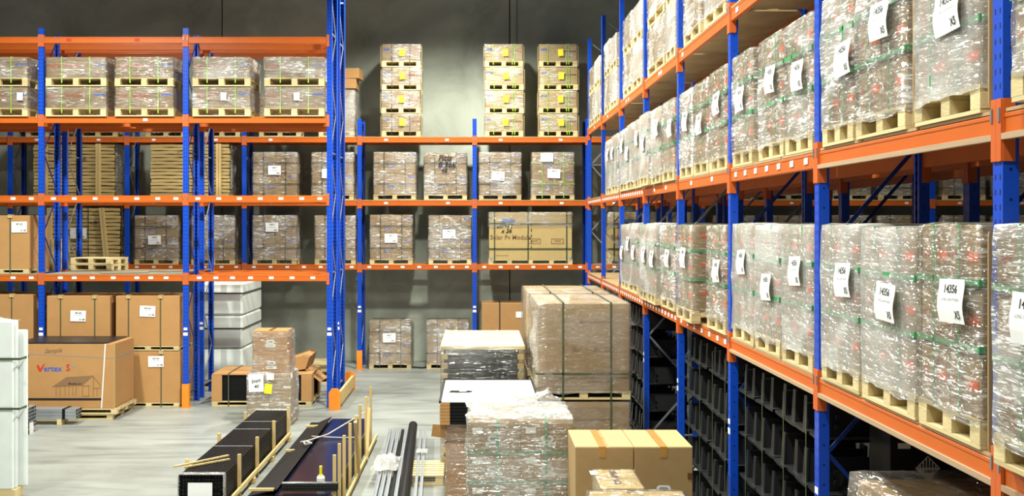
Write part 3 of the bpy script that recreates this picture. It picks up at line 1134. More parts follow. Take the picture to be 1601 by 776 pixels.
# stacks of corrugated trays on the back rack
def sheets(label, p0, p1, ytop, lev, layers, bat, seed, tilt=0.0, lab=None):
    rr = random.Random(seed)
    x0, x1 = PX(p0, YB), PX(p1, YB)
    w, d = x1 - x0, 0.95
    z = (B1, B2, B3)[lev] + (0.021 if lev else 0.002)
    h = PZ(ytop, YB) - z
    t = thing('sheet_stack', label, 'cardboard stack', ((x0 + x1) / 2, YB + 0.5, z), 0, 'stacks of cardboard trays on the back rack')
    lh = h / layers
    b = MB()
    n = 9
    vs = []
    for j in range(2):
        for i in range(n):
            x = (i / (n - 1) - 0.5) * w
            vs += [(x, -d / 2, lh * 0.80 * j + 0.006 * math.sin(i * 2.1)), (x, d / 2, lh * 0.80 * j + 0.006 * math.sin(i * 2.1 + 1))]
    fs = []
    for i in range(n - 1):
        a = 2 * i
        c = a + 2 * n
        fs += [(a, a + 2, c + 2, c), (a + 1, c + 1, c + 3, a + 3), (c, c + 2, c + 3, c + 1), (a, a + 1, a + 3, a + 2)]
    e = 2 * (n - 1)
    fs += [(0, 2 * n, 2 * n + 1, 1), (e, e + 1, e + 1 + 2 * n, e + 2 * n)]
    b.add(vs, fs, 'card_pale')
    me = b.mesh('tray')
    for k in range(layers):
        obj('tray', me, t, (rr.uniform(-.015, .015), rr.uniform(-.012, .012), lh * k + 0.013), rot=(0, rr.uniform(-.003, .003), PI if k % 2 else 0))
    for bx in bat:
        x = PX(bx, YB) - (x0 + x1) / 2
        for s in (-1, 1):
            piece('batten', 'wood_y', t, (x + s * 0.033, -d / 2 - 0.045, h / 2), (0.058, 0.04, h * 1.0), rot=(0, -tilt if bx == bat[-1] else 0, 0))
    straps(t, w, d, 0.0, h, (0.04 * w,), (), 'darkstrap', off=0.02)
    b = MB()
    put_text(b, 'x 3t', 0.11, 0.02, 0.0, 0, 'ink', shear=0.3)
    b.tube([(-0.35 + 0.13 * math.cos(q / 2), 0, 0.15 + 0.06 * math.sin(q / 2 + 0.4)) for q in range(26)], 0.005, 'ink', 5)
    obj('handwriting', b.mesh('handwriting'), t, (0.1 * w, -d / 2 - 0.03, h * 0.74))
    if lab:
        paper(t, lab, -0.1 * w, h * 0.55, -d / 2 - 0.04, 0.4, 0.26)
    obj('wrap_film', wrap_mesh(0.03, d * 0.98, 0.01, h, seed, 0.006, mat='film', n=24, m=10, off=0.006), t, (w / 2 + 0.045, 0, 0))
    return t


sheets('tall stack of corrugated cardboard trays with battens, second shelf, farthest left', 52, 178, 225, 1, 16, (71, 154), 1)
sheets('tall stack of corrugated cardboard trays with battens, second shelf, beside a grey wall gap', 235, 358, 225, 1, 16, (342,), 2)
sheets('stack of corrugated cardboard trays with leaning battens on the back rack lowest shelf', 80, 187, 325, 0, 15, (78, 163), 3, 0.09, 'back')

# big module crate on the back rack
def module_crate(label, p0, p1, ytop, z, Y, d, printed=True, name='module_crate'):
    x0, x1 = PX(p0, Y), PX(p1, Y)
    w = x1 - x0
    h = PZ(ytop, Y) - z
    t = thing(name, label, 'crate', ((x0 + x1) / 2, Y + d / 2, z))
    ph = 0.12
    p = pallet(t, w, d, ph, False)
    for s in (-0.25, 0.25):
        piece('block', 'wood', p, (s * w, -d / 2 + 0.05, ph / 2), (0.11, 0.1, ph - 0.02))
    b = MB()
    b.box((0, 0, ph + (h - ph) / 2), (w * .99, d * .99, h - ph), 'card_pale', 0.006)
    y = -d / 2 - 0.006
    put_text(b, 'Solar Pv Module', 0.15, -w * 0.24, h * 0.52, y, 'brownink')
    put_text(b, '20911', 0.16, -w * 0.31, h * 0.74, y, 'ink', shear=0.3)
    put_text(b, 'x 26', 0.14, -w * 0.29, h * 0.64, y, 'ink', shear=0.3)
    b.quad([(-w * .35, y, h * .81), (-w * .19, y, h * .81), (-w * .19, y, h * .87), (-w * .35, y, h * .87)], 'blueink')
    for k in range(5):
        zz = h * (0.3 + 0.11 * k)
        b.quad([(0.01, y, zz), (0.03, y, zz), (0.03, y, zz + 0.07), (0.01, y, zz + 0.07)], 'ink')
    for xa in (-0.06, 0.5):
        for (u0, v0, u1, v1) in ((0, 0, .3, .012), (0, .11, .3, .122), (0, 0, .012, .12), (.29, 0, .302, .12), (.08, .06, .24, .075)):
            b.quad([(xa + u0, y, h * .4 + v0), (xa + u1, y, h * .4 + v0), (xa + u1, y, h * .4 + v1), (xa + u0, y, h * .4 + v1)], 'brownink')
    b.quad([(-w * .42, y, h * .17), (-w * .26, y, h * .17), (-w * .26, y, h * .177), (-w * .42, y, h * .177)], 'brownink')
    obj('carton', b.mesh('carton'), t)
    straps(t, w, d, ph, h, (-w * .43, -w * .03, w * .43), (h * .3, h * .78), 'olive', vz0=0.05, off=0.01, wid=0.03)
    obj('wrap_film', wrap_mesh(w, d, h * 0.72, h, 5, 0.012, mat='film', n=48, m=8, off=0.016), t)
    for s in (-1, 1):
        for zz in (0.06, 0.9):
            obj('corner_film', wrap_mesh(0.1, 0.2, 0.0, h * 0.1, 3, 0.01, mat='film_white', n=12, m=4, off=0.002), t, (s * (w / 2 - 0.06), -d / 2 + 0.09, h * zz))
    return t


module_crate('large printed module crate with olive straps on the back rack lowest shelf', 764, 895, 332, B1 + 0.002, YB, 0.95)
module_crate('large printed module crate mostly hidden behind the far end of right rack', 950, 1090, 332, B1 + 0.002, YB, 0.95)

# carton on the floor under the back rack
Yc = BY + 0.05
t = thing('strapped_carton', 'large brown carton with a dark strap on the floor under the back rack', 'carton', ((PX(755, Yc) + PX(832, Yc)) / 2, Yc + 0.45, 0.002))
w, h = PX(836, Yc) - PX(755, Yc), PZ(475, Yc)
obj('carton', carton_mesh(w, 0.9, h, 'plain', 'card_warm'), t)
straps(t, w, 0.9, 0, h, (-w * 0.15,), (), 'darkstrap', wid=0.03)
paper(t, 'plain', w * 0.24, h * 0.83, -0.46, 0.2, 0.15)
paper(t, 'plain', w * 0.38, h * 0.76, -0.46, 0.13, 0.08)
b = MB()
b.tube([(0, 0, 0.03), (0.3, -0.1, 0.02), (0.6, 0.05, 0.04), (1.0, -0.06, 0.02), (1.5, 0.04, 0.02)], 0.02, 'rubber', 6)
tag(obj('cable', b.mesh('cable'), None, (PX(642, 25.9), 25.75, 0.0)), 'black cable lying on the floor between two wrapped pallets', 'cable')

# ------------------------------------------------------------------ right rack loads
def right(label, y0, y1, z, h, X=2.58, d=1.05, wrap='film', seed=0, labs=(), fine=True, nz=3, nx=2, style='orange', vx=True, group='wrapped carton pallets on the right rack', hz=True, ph=0.15, smat='green', amp=0.014):
    w = y1 - y0 - 0.015
    o = load(label, (X + d / 2, (y0 + y1) / 2, z), R90, w, d, h, nx, nz, style, 'card_grey', wrap, fine, ph,
             (-w * .22, w * .2) if vx else (), (ph + (h - ph) * .36, ph + (h - ph) * .7) if hz else (), smat, group, seed, amp=amp)
    for (px, py, kind) in labs:
        Yl = min(max(YAT(px, X - 0.03), y0 + 0.12), y1 - 0.12)
        zl = EYE - (py - VY) * Yl / F
        paper(o, kind, (y0 + y1) / 2 - Yl, zl - z, -d / 2 - 0.03, 0.30, 0.235, R.uniform(-.06, .06))
    return o


cz, bz, az = C_ + 0.021, B_ + 0.021, A_ + 0.021
ch = 3.545 - cz
CL = [  # y0, y1, face X, film, labels, look
    (4.15, 5.10, 2.50, 'film_shiny', [(1610, 500, 'tall')], 'glossy wrapped carton pallet'),
    (5.37, 6.13, 2.57, 'film', [(1489, 471, 'tall')], 'clear orange-marked carton pallet'),
    (6.17, 7.04, 2.57, 'film_milky', [(1385, 473, 'tall')], 'milky wrapped carton pallet'),
    (7.08, 7.86, 2.57, 'film_milky', [(1318, 438, 'tall')], 'milky wrapped carton pallet'),
    (8.10, 8.92, 2.58, 'film_milky', [(1243, 424, 'tall')], 'milky wrapped carton pallet'),
    (8.98, 9.78, 2.58, 'film_milky', [(1198, 449, 'tall')], 'milky wrapped carton pallet'),
    (9.84, 10.65, 2.58, 'film_milky', [(1159, 410, 'tall')], 'milky wrapped carton pallet'),
    (10.87, 11.75, 2.56, 'film', [(1120, 424, 'tall')], 'clear wrapped carton pallet'),
    (12.12, 13.05, 2.46, 'film', [(1068, 403, 'tall')], 'bare-sided carton pallet'),
    (13.70, 14.74, 2.56, 'film_shiny', [(1043, 404, 'tall')], 'wrapped carton pallet'),
    (14.83, 15.54, 2.50, 'film_milky', [(1019, 405, 'tall')], 'milky wrapped carton pallet'),
    (15.58, 16.28, 2.50, 'film_milky', [(1007, 398, 'tall')], 'milky wrapped carton pallet'),
    (17.00, 18.03, 2.58, 'film_milky', [(990, 395, 'tall'), (981, 381, 'tall')], 'milky wrapped carton pallet'),
    (18.08, 19.00, 2.58, 'film_milky', [(972, 395, 'tall')], 'milky wrapped carton pallet')]
for n, (a, c, X, wr, lb, lk) in enumerate(CL):
    right(f"{lk}, right rack lower shelf, {ordn[n]} from the near end", a, c, cz, ch + R.uniform(-.015, .01), X, 1.05, wr, 200 + n, lb, a < 14.5)
bh = 5.22 - bz
BL = [
    (4.05, 4.93, 2.50, 'film_shiny', [], 'glossy wrapped carton pallet'),
    (5.37, 6.19, 2.57, 'film_milky', [(1482, 18, 'tall')], 'milky wrapped carton pallet'),
    (6.31, 7.15, 2.57, 'film_shiny', [(1375, 32, 'tall')], 'glossy wrapped carton pallet'),
    (7.19, 7.85, 2.57, 'film_shiny', [(1318, 92, 'tall')], 'glossy wrapped carton pallet'),
    (8.10, 8.83, 2.58, 'film_shiny', [(1247, 118, 'tall')], 'glossy wrapped carton pallet'),
    (8.87, 9.66, 2.58, 'film_shiny', [(1204, 124, 'tall')], 'glossy wrapped carton pallet'),
    (9.89, 10.66, 2.58, 'film_shiny', [(1157, 155, 'tall')], 'glossy wrapped carton pallet'),
    (10.88, 11.73, 2.58, 'film', [(1120, 162, 'tall')], 'clear wrapped carton pallet'),
    (11.77, 12.58, 2.58, 'film', [(1093, 194, 'tall')], 'clear wrapped carton pallet'),
    (12.62, 13.46, 2.58, 'film_shiny', [(1071, 190, 'tall')], 'glossy wrapped carton pallet'),
    (13.74, 14.62, 2.56, 'film', [(1047, 200, 'tall')], 'clear wrapped carton pallet'),
    (14.66, 15.44, 2.54, 'film_milky', [(1026, 200, 'tall')], 'milky wrapped carton pallet'),
    (15.50, 16.28, 2.50, 'film_milky', [(1005, 223, 'tall')], 'milky wrapped carton pallet'),
    (16.46, 17.22, 2.56, 'film_milky', [(995, 216, 'tall')], 'milky wrapped carton pallet'),
    (17.26, 18.10, 2.56, 'film_milky', [(980, 240, 'tall')], 'milky wrapped carton pallet'),
    (18.14, 19.00, 2.56, 'film_milky', [(972, 228, 'tall')], 'milky wrapped carton pallet'),
    (19.40, 20.32, 2.58, 'film_milky', [(957, 240, 'tall')], 'milky wrapped carton pallet'),
    (20.38, 21.30, 2.58, 'film_milky', [(950, 242, 'tall')], 'milky wrapped carton pallet')]
ordn += ['sixteenth', 'seventeenth', 'eighteenth']
for n, (a, c, X, wr, lb, lk) in enumerate(BL):
    right(f"{lk}, right rack middle shelf, {ordn[n]} from the near end", a, c, bz, bh + R.uniform(-.02, .01), X, 1.05, wr, 300 + n, lb, a < 14.5, amp=0.02 if a < 9 else 0.014)
AL = [(10.95, 12.0), (12.2, 13.2), (13.75, 14.45), (14.55, 16.0), (16.6, 17.55), (17.65, 18.7), (19.6, 20.5), (20.6, 21.5), (22.3, 23.3), (23.45, 24.5)]
for n, (a, c) in enumerate(AL):
    for k in range(2):
        zz = az + k * 0.735
        right(f"wrapped flat pallet on right rack top shelf, {'upper' if k else 'lower'} tier, {ordn[n]} from the near end", a, c, zz, 0.72 if k == 0 else 0.66 + R.uniform(-.06, .06),
              2.58, 1.0, 'film_shiny' if n % 2 else 'film_milky', 400 + 2 * n + k, (), a < 17, 1, 2, 'plain', False, 'wrapped flat pallets on the right rack top shelf', False)
# small yellow sticker on the far top load is part of that load's print; left plain

# corner boards that close the near edge of some loads (kraft strips standing in the gaps)
for yy, zz, hh in ((6.25, bz, 1.12), (5.325, bz + 0.02, 1.08), (6.15, cz, 1.12), (5.33, cz, 1.12), (10.75, cz, .001)):
    if hh < 0.01:
        continue
    o = piece('edge_board', 'card', None, (2.69, yy, zz + hh / 2), (0.2, 0.014, hh))
    sh = 'middle' if zz > 4 else 'lower'
    tag(o, f"upright kraft edge board, right rack {sh} shelf, {'beside the nearest post' if yy < 5.4 else ('between second and third loads' if yy < 6.2 or (6.2 < yy < 6.3) else 'between third and fourth loads')}", 'edge board')

# black moulded trays stacked under the right rack
bt = MB()
# one tray: tapered upright flap with a folded rim, a curved base rim and a tab behind
def flap(b, x, wb, wt, h, y0, th, lean, mat='blackmat'):
    vs = []
    for yy in (y0, y0 + th):
        vs += [(x - wb / 2, yy, 0), (x + wb / 2, yy, 0), (x + wt / 2 + lean, yy + 0.02, h), (x - wt / 2 + lean, yy + 0.02, h)]
    b.add(vs, [(0, 1, 2, 3), (7, 6, 5, 4), (0, 4, 5, 1), (1, 5, 6, 2), (2, 6, 7, 3), (3, 7, 4, 0)], mat)


flap(bt, 0.0, 0.06, 0.042, 0.27, 0.0, 0.02, -0.016)
flap(bt, 0.024, 0.008, 0.008, 0.27, 0.02, 0.45, -0.024)
flap(bt, -0.024, 0.008, 0.008, 0.25, 0.02, 0.45, -0.008)
flap(bt, 0.01, 0.1, 0.07, 0.30, 0.46, 0.02, -0.02)
for z in (0.09, 0.17):
    bt.box((0.044, 0.12, z), (0.012, 0.03, 0.03), 'blackmat')
n = 7
for i in range(n):
    x0, x1 = -0.09 + 0.18 * i / n, -0.09 + 0.18 * (i + 1) / n
    s0, s1 = -0.004 * math.cos(x0 / 0.09 * PI / 2), -0.004 * math.cos(x1 / 0.09 * PI / 2)
    vs = [(x0, -0.03, s0 - 0.012), (x1, -0.03, s1 - 0.012), (x1, -0.03, s1 + 0.012), (x0, -0.03, s0 + 0.012),
          (x0, 0.5, s0 - 0.012), (x1, 0.5, s1 - 0.012), (x1, 0.5, s1 + 0.012), (x0, 0.5, s0 + 0.012)]
    bt.add(vs, [(0, 1, 2, 3), (3, 2, 6, 7), (0, 4, 5, 1), (7, 6, 5, 4)], 'blackmat')
tray_me = bt.mesh('tray')
for n, (ya, yb) in enumerate(((8.13, 9.38), (9.44, 10.66), (10.92, 12.12), (12.18, 13.46), (16.48, 17.72), (17.78, 19.08))):
    t = thing('tray_stack', f"strapped stack of black moulded trays under the right rack, {ordn[n]} from the near end", 'tray stack',
              (2.64, (ya + yb) / 2, 0.002), R90, 'stacks of black moulded trays under the right rack')
    w = yb - ya
    pallet(t, w, 1.0, 0.12, False, 'blackmat').location = (0, 0.5, 0)
    k = 4
    for tier in range(5):
        for i in range(k):
            obj('tray', tray_me, t, (-w / 2 + w * (i + 0.5) / k, 0.04 + R.uniform(-.012, .012), 0.15 + 0.43 * tier), rot=(0, R.uniform(-.05, .05), 0), scale=(w / k / 0.18, 1, 1))
    for s in (-0.25, 0.25):
        b = MB()
        b.box((s * w, -0.004, 1.1), (0.014, 0.004, 2.0), 'olive')
        b.box((s * w, 0.5, 2.11), (0.014, 1.0, 0.004), 'olive')
        b.box((s * w, 1.0, 1.1), (0.014, 0.004, 2.0), 'olive')
        obj('strap', b.mesh('strap'), t)


for n, (ya, yb) in enumerate(((7.0, 7.9), (8.1, 9.35), (9.45, 10.7), (16.44, 17.72), (17.78, 19.08))):  # the nearer stacks are added to darken the space behind the near bay
    t = thing('tray_stack', f"black tray stack filling the dark rear row behind right rack, {ordn[n]} from near", 'tray stack',
              (3.86, (ya + yb) / 2, 0.002), R90, 'black tray stacks in the rear row')
    w = yb - ya
    pallet(t, w, 0.9, 0.12, False, 'blackmat').location = (0, 0.5, 0)
    for tier in range(5):
        for i in range(3):
            obj('tray', tray_me, t, (-w / 2 + w * (i + 0.5) / 3, 0.06 + R.uniform(-.012, .012), 0.15 + 0.43 * tier), rot=(0, R.uniform(-.05, .05), 0), scale=(w / 3 / 0.18, 1, 1))
tag(obj('plastic_scrap', crumple('plastic_scrap', 0.22, 0.16, 0.05, 4, 'white', 8, 6), None, (2.78, 8.5, 2.23)),
    'white plastic scrap lying on the black trays under the right rack', 'plastic scrap')

# wrapped carton and battery carton low in the near bay
t = thing('wrapped_carton', 'film-wrapped brown carton on the floor in the nearest bay of right rack', 'carton', (3.2, 6.45, 0.002), R90 + 0.04)
obj('carton', carton_mesh(1.75, 1.05, 1.77, 'plain', 'card'), t)
obj('wrap_film', wrap_mesh(1.8, 1.12, 0.05, 1.82, 71, 0.03, mat='film_soft', off=0.03), t)
t = thing('battery_carton', 'black carton with a battery hazard diamond under the right rack', 'carton', (3.35, 7.72, 0.002), 0.0)
obj('carton', carton_mesh(0.8, 0.4, 2.05, 'plain', 'black'), t)
b = MB()
s = 0.09
b.quad([(0, 0, -s), (s, 0, 0), (0, 0, s), (-s, 0, 0)], 'offwhite')
for k in range(7):
    x = (k - 3) * 0.022
    top = s - abs(x) - 0.012
    b.quad([(x - .006, -0.002, 0.005), (x + .006, -0.002, 0.005), (x + .006, -0.002, max(top, .008)), (x - .006, -0.002, max(top, .008))], 'ink')
b.box((0, -0.002, -0.025), (0.05, 0.002, 0.02), 'ink')
o = obj('hazard_label', b.mesh('hazard_label'), t, (-0.13, -0.205, 1.80))
o['label'] = 'white diamond battery label with black stripes'
piece('paper_label', 'offwhite', t, (-0.3, -0.206, 1.96), (0.09, 0.003, 0.04))

# ------------------------------------------------------------------ left floor: printed crate, rails, white panels
Yv = 18.96
x0, x1 = PX(24, Yv), PX(178, Yv)
w, d = x1 - x0, 1.1
t = thing('module_crate', 'brown module crate printed with a house drawing, on two pallets', 'crate', ((x0 + x1) / 2, Yv + d / 2, 0.002))
zb = PZ(639, Yv)
for k in range(2):
    p = pallet(t, w * 0.98, d, zb / 2 - 0.004, True)
    p.location = (0.08 * k, -0.02 * k, k * zb / 2)
hc = PZ(538, Yv) - zb
b = MB()
b.box((0, 0, zb + hc / 2), (w, d, hc), 'card_warm', 0.008)
y = -d / 2 - 0.003
sc_ = w / 154.0          # metres per photograph pixel on this face
fx = lambda px: (px - 101) * sc_
fz = lambda py: zb + (639 - py) * hc / 101.0
vz = fz(577)
b.quad([(fx(57), y, fz(572)), (fx(60.5), y, fz(571)), (fx(63), y, fz(577)), (fx(69), y, fz(569)), (fx(70.5), y, fz(569.4)), (fx(64.5), y, fz(581.5)), (fx(61.5), y, fz(581.5))], 'redink')
put_text(b, 'ertex', 0.15, fx(82.5), fz(577.2), y, 'blueink')
put_text(b, 'S', 0.17, fx(106.5), fz(576), y, 'redink')
put_text(b, '+', 0.15, fx(115), fz(573), y, 'greyink')
# the printed house: roof, eaves, posts
b.quad([(fx(84), y, fz(604)), (fx(128), y, fz(602)), (fx(144), y, fz(588)), (fx(104), y, fz(590))], 'brownink')
for (a0, b0, a1, b1) in ((82, 605, 130, 603), (144, 587, 158, 604), (128, 603, 146, 588), (88, 605, 88, 620), (94, 605, 94, 620), (102, 605, 102, 620), (108, 605, 108, 620),
                         (114, 605, 114, 620), (129, 604, 129, 620), (139, 604, 139, 620), (129, 604, 140, 604), (129, 620, 140, 620), (120, 605, 118, 620), (146, 608, 158, 607), (152, 608, 152, 620), (146, 590, 146, 620)):
    p0, p1 = Vector((fx(a0), y, fz(b0))), Vector((fx(a1), y, fz(b1)))
    dd = (p1 - p0).normalized()
    nn = Vector((-dd.z, 0, dd.x)) * 0.005
    b.quad([p0 - nn, p1 - nn, p1 + nn, p0 + nn], 'brownink')
put_text(b, 'Module 3.0', 0.05, fx(117), fz(600.5), y - 0.002, 'ink')
b.quad([(fx(24), y, fz(626.5)), (fx(160), y, fz(626.5)), (fx(160), y, fz(623)), (fx(24), y, fz(623))], 'ink')
put_text(b, 'Sample', 0.11, fx(83), fz(549), y, 'brownink', shear=0.4, rot=0.08)
b.quad([(fx(24), y, fz(553)), (fx(178), y, fz(561)), (fx(178), y, fz(560)), (fx(24), y, fz(552))], 'greyink')
obj('carton', b.mesh('carton'), t)
piece('lid', 'blackmat', t, (-0.06, 0, zb + hc + 0.012), (w - 0.12, d, 0.02))['label'] = 'dark top sheet'
piece('strap', 'whitestrap', t, (fx(162), -d / 2 - 0.01, zb + hc / 2), (0.025, 0.004, hc), rot=(0, 0.06, 0))
piece('strap', 'greyink', t, (w / 2 + 0.004, 0, fz(560)), (0.004, d, 0.02))
piece('corner_board', 'card_pale', t, (w / 2 + 0.004, -d / 2 + 0.03, zb + hc / 2), (0.006, 0.05, hc))


def rail_bundle(name, label, x1, L, y, d, h, z, nx, nz, mat='alu', lab=True):
    t = thing(name, label, 'rail bundle', (x1, y, z))
    b = MB()
    rh_ = h / nz
    for k in range(nz):
        for i in range(nx):
            yy = -d / 2 + d * (i + .5) / nx
            off = R.uniform(-.02, .0)
            b.box((-L / 2 + off, yy, rh_ * (k + .5)), (L, d / nx - 0.004, rh_ - 0.004), mat)
            b.box((off + 0.001, yy, rh_ * (k + .5)), (0.004, d / nx * 0.6, rh_ * 0.6), 'black')   # open section at the end
    o = obj('rails', b.mesh('rails'), t)
    o['kind'] = 'stuff'
    for s in (-0.22, -0.9):
        if -s < L:
            straps(t, 0.02, d, 0, h, (s,), (), 'black', off=0.006, wid=0.05)
    for s in (-0.3, -L * .7):
        piece('bearer', 'wood', t, (s, 0, -z / 2 + 0.001), (0.08, d, max(z - 0.004, 0.02)))
    if lab:
        paper(t, 'plain', 0, 0, 0, 0.16, 0.2).rotation_euler = (0, 0, PI / 2)
        t.children[-1].location = (0.03, 0.02, h * 0.55)
    return t


rail_bundle('rail_bundle', 'silver aluminium rail bundle with a white end label, beside white wrapped panels', PX(39, 17.5), 1.6, 17.75, 0.42, 0.36, 0.09, 6, 6)
rail_bundle('rail_bundle', 'shorter silver rail bundle lying in front of the printed crate', PX(119, 18.45), 1.25, 18.6, 0.3, 0.17, 0.11, 4, 3, lab=False)

# white wrapped panels at the left edge of the frame
Yw = 13.5
xr = PX(29, Yw)
hw_ = PZ(503, Yw)
t = thing('wrapped_bundle', 'upright white foam-wrapped panel bundle with dark straps at the left frame edge', 'panel bundle', (xr - 0.55, Yw + 0.14, 0.002))
piece('bearer', 'wood', t, (0, 0, 0.06), (1.0, 0.26, 0.12))
for i in range(4):
    hh = hw_ - 0.12 - (0.13 if i == 3 else 0.02 * (i % 2))
    b = MB()
    b.box((0, 0, 0), (1.02 if i < 3 else 1.1, 0.05, hh), 'foam', 0.014)
    obj('panel', b.mesh('foam_panel'), t, (-0.04 + 0.02 * (i % 2) + 0.04 * (i == 3), -0.1 + i * 0.062, 0.12 + hh / 2))
for z in (PZ(562, Yw), PZ(640, Yw)):
    straps(t, 1.12, 0.27, 0, hw_, (), (z,), 'olive', off=0.004, wid=0.03)
obj('top_film', crumple('top_film', 1.0, 0.24, 0.08, 6, 'film_white', 12, 5), t, (-0.04, 0, hw_ - 0.01))

# white wrapped stack behind the left rack
Ys = 22.65
x0, x1 = PX(308, Ys), PX(379, Ys)
t = thing('wrapped_bundle', 'tall white wrapped stack with dark straps standing behind the left rack', 'panel bundle', ((x0 + x1) / 2, Ys + 1.0, 0.002))
w, d, h = x1 - x0, 2.0, 2.28
pallet(t, w, d, 0.14, False)
for k in range(3):
    b = MB()
    b.box((0, 0, 0), (w, d, (h - .15) / 3 - 0.012), 'foam_green', 0.04)
    obj('bundle', b.mesh('bundle'), t, (0, 0, 0.14 + (h - .15) / 3 * (k + 0.5)))
straps(t, w, d, 0, h, (), (PZ(459, Ys), PZ(514, Ys)), 'darkstrap', off=0.02, wid=0.03)

# crate of black panels with cardboard corners, and what lies on it
Yk = 20.35
x0, x1 = PX(331, Yk), PX(487, Yk)
w, d = x1 - x0, 1.15
t = thing('panel_crate', 'low stack of black panels with cardboard ends on a pallet under left rack', 'panel stack', ((x0 + x1) / 2, Yk + d / 2, 0.002))
pallet(t, w, d, 0.1, True)
hk = PZ(587, Yk)
nl = 14
lhk = (hk - 0.1) / nl
for k in range(nl):
    piece('panel', 'black', t, (0, 0, 0.1 + lhk * (k + .5)), (w * 0.94, d * 0.94, lhk - 0.006))
for s in (-1, 1):
    for e in (-1, 1):
        piece('corner_board', 'card_warm', t, (s * (w / 2 - 0.1), e * (d / 2 - 0.006), 0.1 + (hk - .1) / 2), (0.2, 0.02, hk - 0.1))
        piece('corner_board', 'card_warm', t, (s * (w / 2 - 0.004), e * (d / 2 - 0.13), 0.1 + (hk - .1) / 2), (0.02, 0.26, hk - 0.1))
piece('lid', 'card_warm', t, (0, 0, hk + 0.012), (w, d, 0.02))
for s in (-0.33, 0.3):
    straps(t, w, d, 0.0, hk + 0.024, (s * w,), (), 'olive', off=0.014, wid=0.02)
b = MB()
pts = [(-0.35, 0), (0.1, -0.04), (0.42, 0.02), (0.5, 0.25), (0.38, 0.28), (0.05, 0.18), (-0.4, 0.22)]
vs = [(x, -0.25, z + 0.01) for x, z in pts] + [(x + 0.06, 0.35, z * 1.15 + 0.03) for x, z in pts]
k = len(pts)
b.add(vs, [(0, 1, 2, 5, 6), (2, 3, 4, 5)] + [(i, (i + 1) % k, (i + 1) % k + k, i + k) for i in range(k)], 'card_warm')
b.quad([(0.42, -0.26, 0.02), (0.72, -0.3, -0.22), (0.8, 0.2, -0.2), (0.5, 0.3, 0.03)], 'card_warm')
tag(obj('folded_cardboard', b.mesh('folded_cardboard'), None, (PX(441, 20.5), 20.95, hk + 0.042)),
    'torn folded cardboard lying on the low black panel stack', 'cardboard')
for k in range(3):
    t = thing('empty_pallet', f"empty timber pallet on the floor behind the folded cardboard, {ordn[k]} from the bottom", 'pallet', (PX(492, 23.5), 23.8, 0.14 * k + 0.002), 0.05 * k, 'empty pallets behind the left rack')
    pallet(t, 1.1, 1.0, 0.135, False)

# wrapped column of cartons with the handwritten sheet
Ye = 18.4
xc = PX(421, Ye)
t = thing('carton_column', 'wrapped column of cartons with a handwritten white sheet and yellow sticker', 'carton stack', (xc, Ye + 0.35, 0.002))
sy = Ye / F
z1_ = PZ(584, Ye)
wd = 69 * sy
for k in range(3):
    for i in range(2):
        obj('carton', carton_mesh(wd / 2 - 0.005, 0.66, z1_ / 3 - 0.004, 'wlabel', 'card'), t, (-wd / 4 + i * wd / 2, 0, z1_ / 3 * k))
zc = z1_
for (pp0, pp1, ya, yb_, st) in ((395, 452, 550, 584, 'handle'), (394.5, 449, 517, 549, 'handle')):
    ww, hh = (pp1 - pp0) * sy, (yb_ - ya) * sy
    o = obj('carton', carton_mesh(ww, 0.5, hh, st, 'card_warm'), t, (PX((pp0 + pp1) / 2, Ye) - xc, -0.05, zc))
    b = MB()
    b.quad([(-0.03, -0.25, hh + 0.003), (0.03, -0.25, hh + 0.003), (0.03, 0.25, hh + 0.003), (-0.03, 0.25, hh + 0.003)], 'tape_dark')
    obj('tape', b.mesh('tape'), o)
    zc += hh + 0.004
paper(t, 'hand', PX(401, Ye) - xc, PZ(599, Ye), -0.385, 0.26, 0.31, -0.04)
paper(t, 'plain', PX(423, Ye) - xc, PZ(589, Ye), -0.385, 0.13, 0.12)
p = obj('yellow_sticker', paper_mesh('plain', 0.13, 0.171).copy(), t, (PX(420, Ye) - xc, -0.39, PZ(608, Ye)), rot=(0, 0.1, 0))
p.data.materials[0] = M['yellow']
obj('wrap_film', wrap_mesh(wd, 0.68, 0.05, z1_, 81, 0.02, mat='film_shiny', off=0.02), t)
obj('wrap_film', wrap_mesh(57 * sy, 0.55, z1_ - 0.02, zc - 0.02, 82, 0.015, mat='film', off=0.015, top=False), t, (PX(423, Ye) - xc, -0.04, 0))

# ------------------------------------------------------------------ long bundles on the floor
def stake(parent, x, y, z0, z1, w=0.045, rot=None, name='stake'):
    return piece(name, 'wood_y', parent, (x, y, (z0 + z1) / 2), (w, w * 0.8, z1 - z0), rot=rot)


y0, y1 = 12.9, 17.4
t = thing('frame_bundle', 'long bundle of black frame rails on bearers with upright wooden stakes', 'rail bundle', (-3.41, (y0 + y1) / 2, 0.002))
Lb = y1 - y0
nx_, nz_ = 14, 9
w, h0, h1b = 0.56, 0.08, 0.46
b = MB()
for i in range(nx_):
    b2 = (i + 0.5) / nx_ * w - w / 2
    for k in range(nz_):
        zz = h0 + (h1b - h0) * (k + .5) / nz_
        jit = R.uniform(-0.015, 0.015)
        if i in (0, nx_ - 1) or k == nz_ - 1:
            b.box((b2, jit, zz), (w / nx_ - 0.007, Lb, (h1b - h0) / nz_ - 0.005), 'rail', 0.007)
        else:
            b.box((b2, -Lb / 2 + 0.15 + jit, zz), (w / nx_ - 0.006, 0.3, (h1b - h0) / nz_ - 0.006), 'black')
o = obj('rails', b.mesh('rails'), t)
o['kind'] = 'stuff'
b = MB()
b.box((0, 0, (h0 + h1b) / 2), (w - 0.05, Lb - 0.1, h1b - h0 - 0.06), 'black')
obj('core', b.mesh('core'), t)
for yy in (-2.0, -0.8, 0.5, 1.9):
    piece('bearer', 'wood_y', t, (0, yy, 0.038), (0.72, 0.09, 0.072))
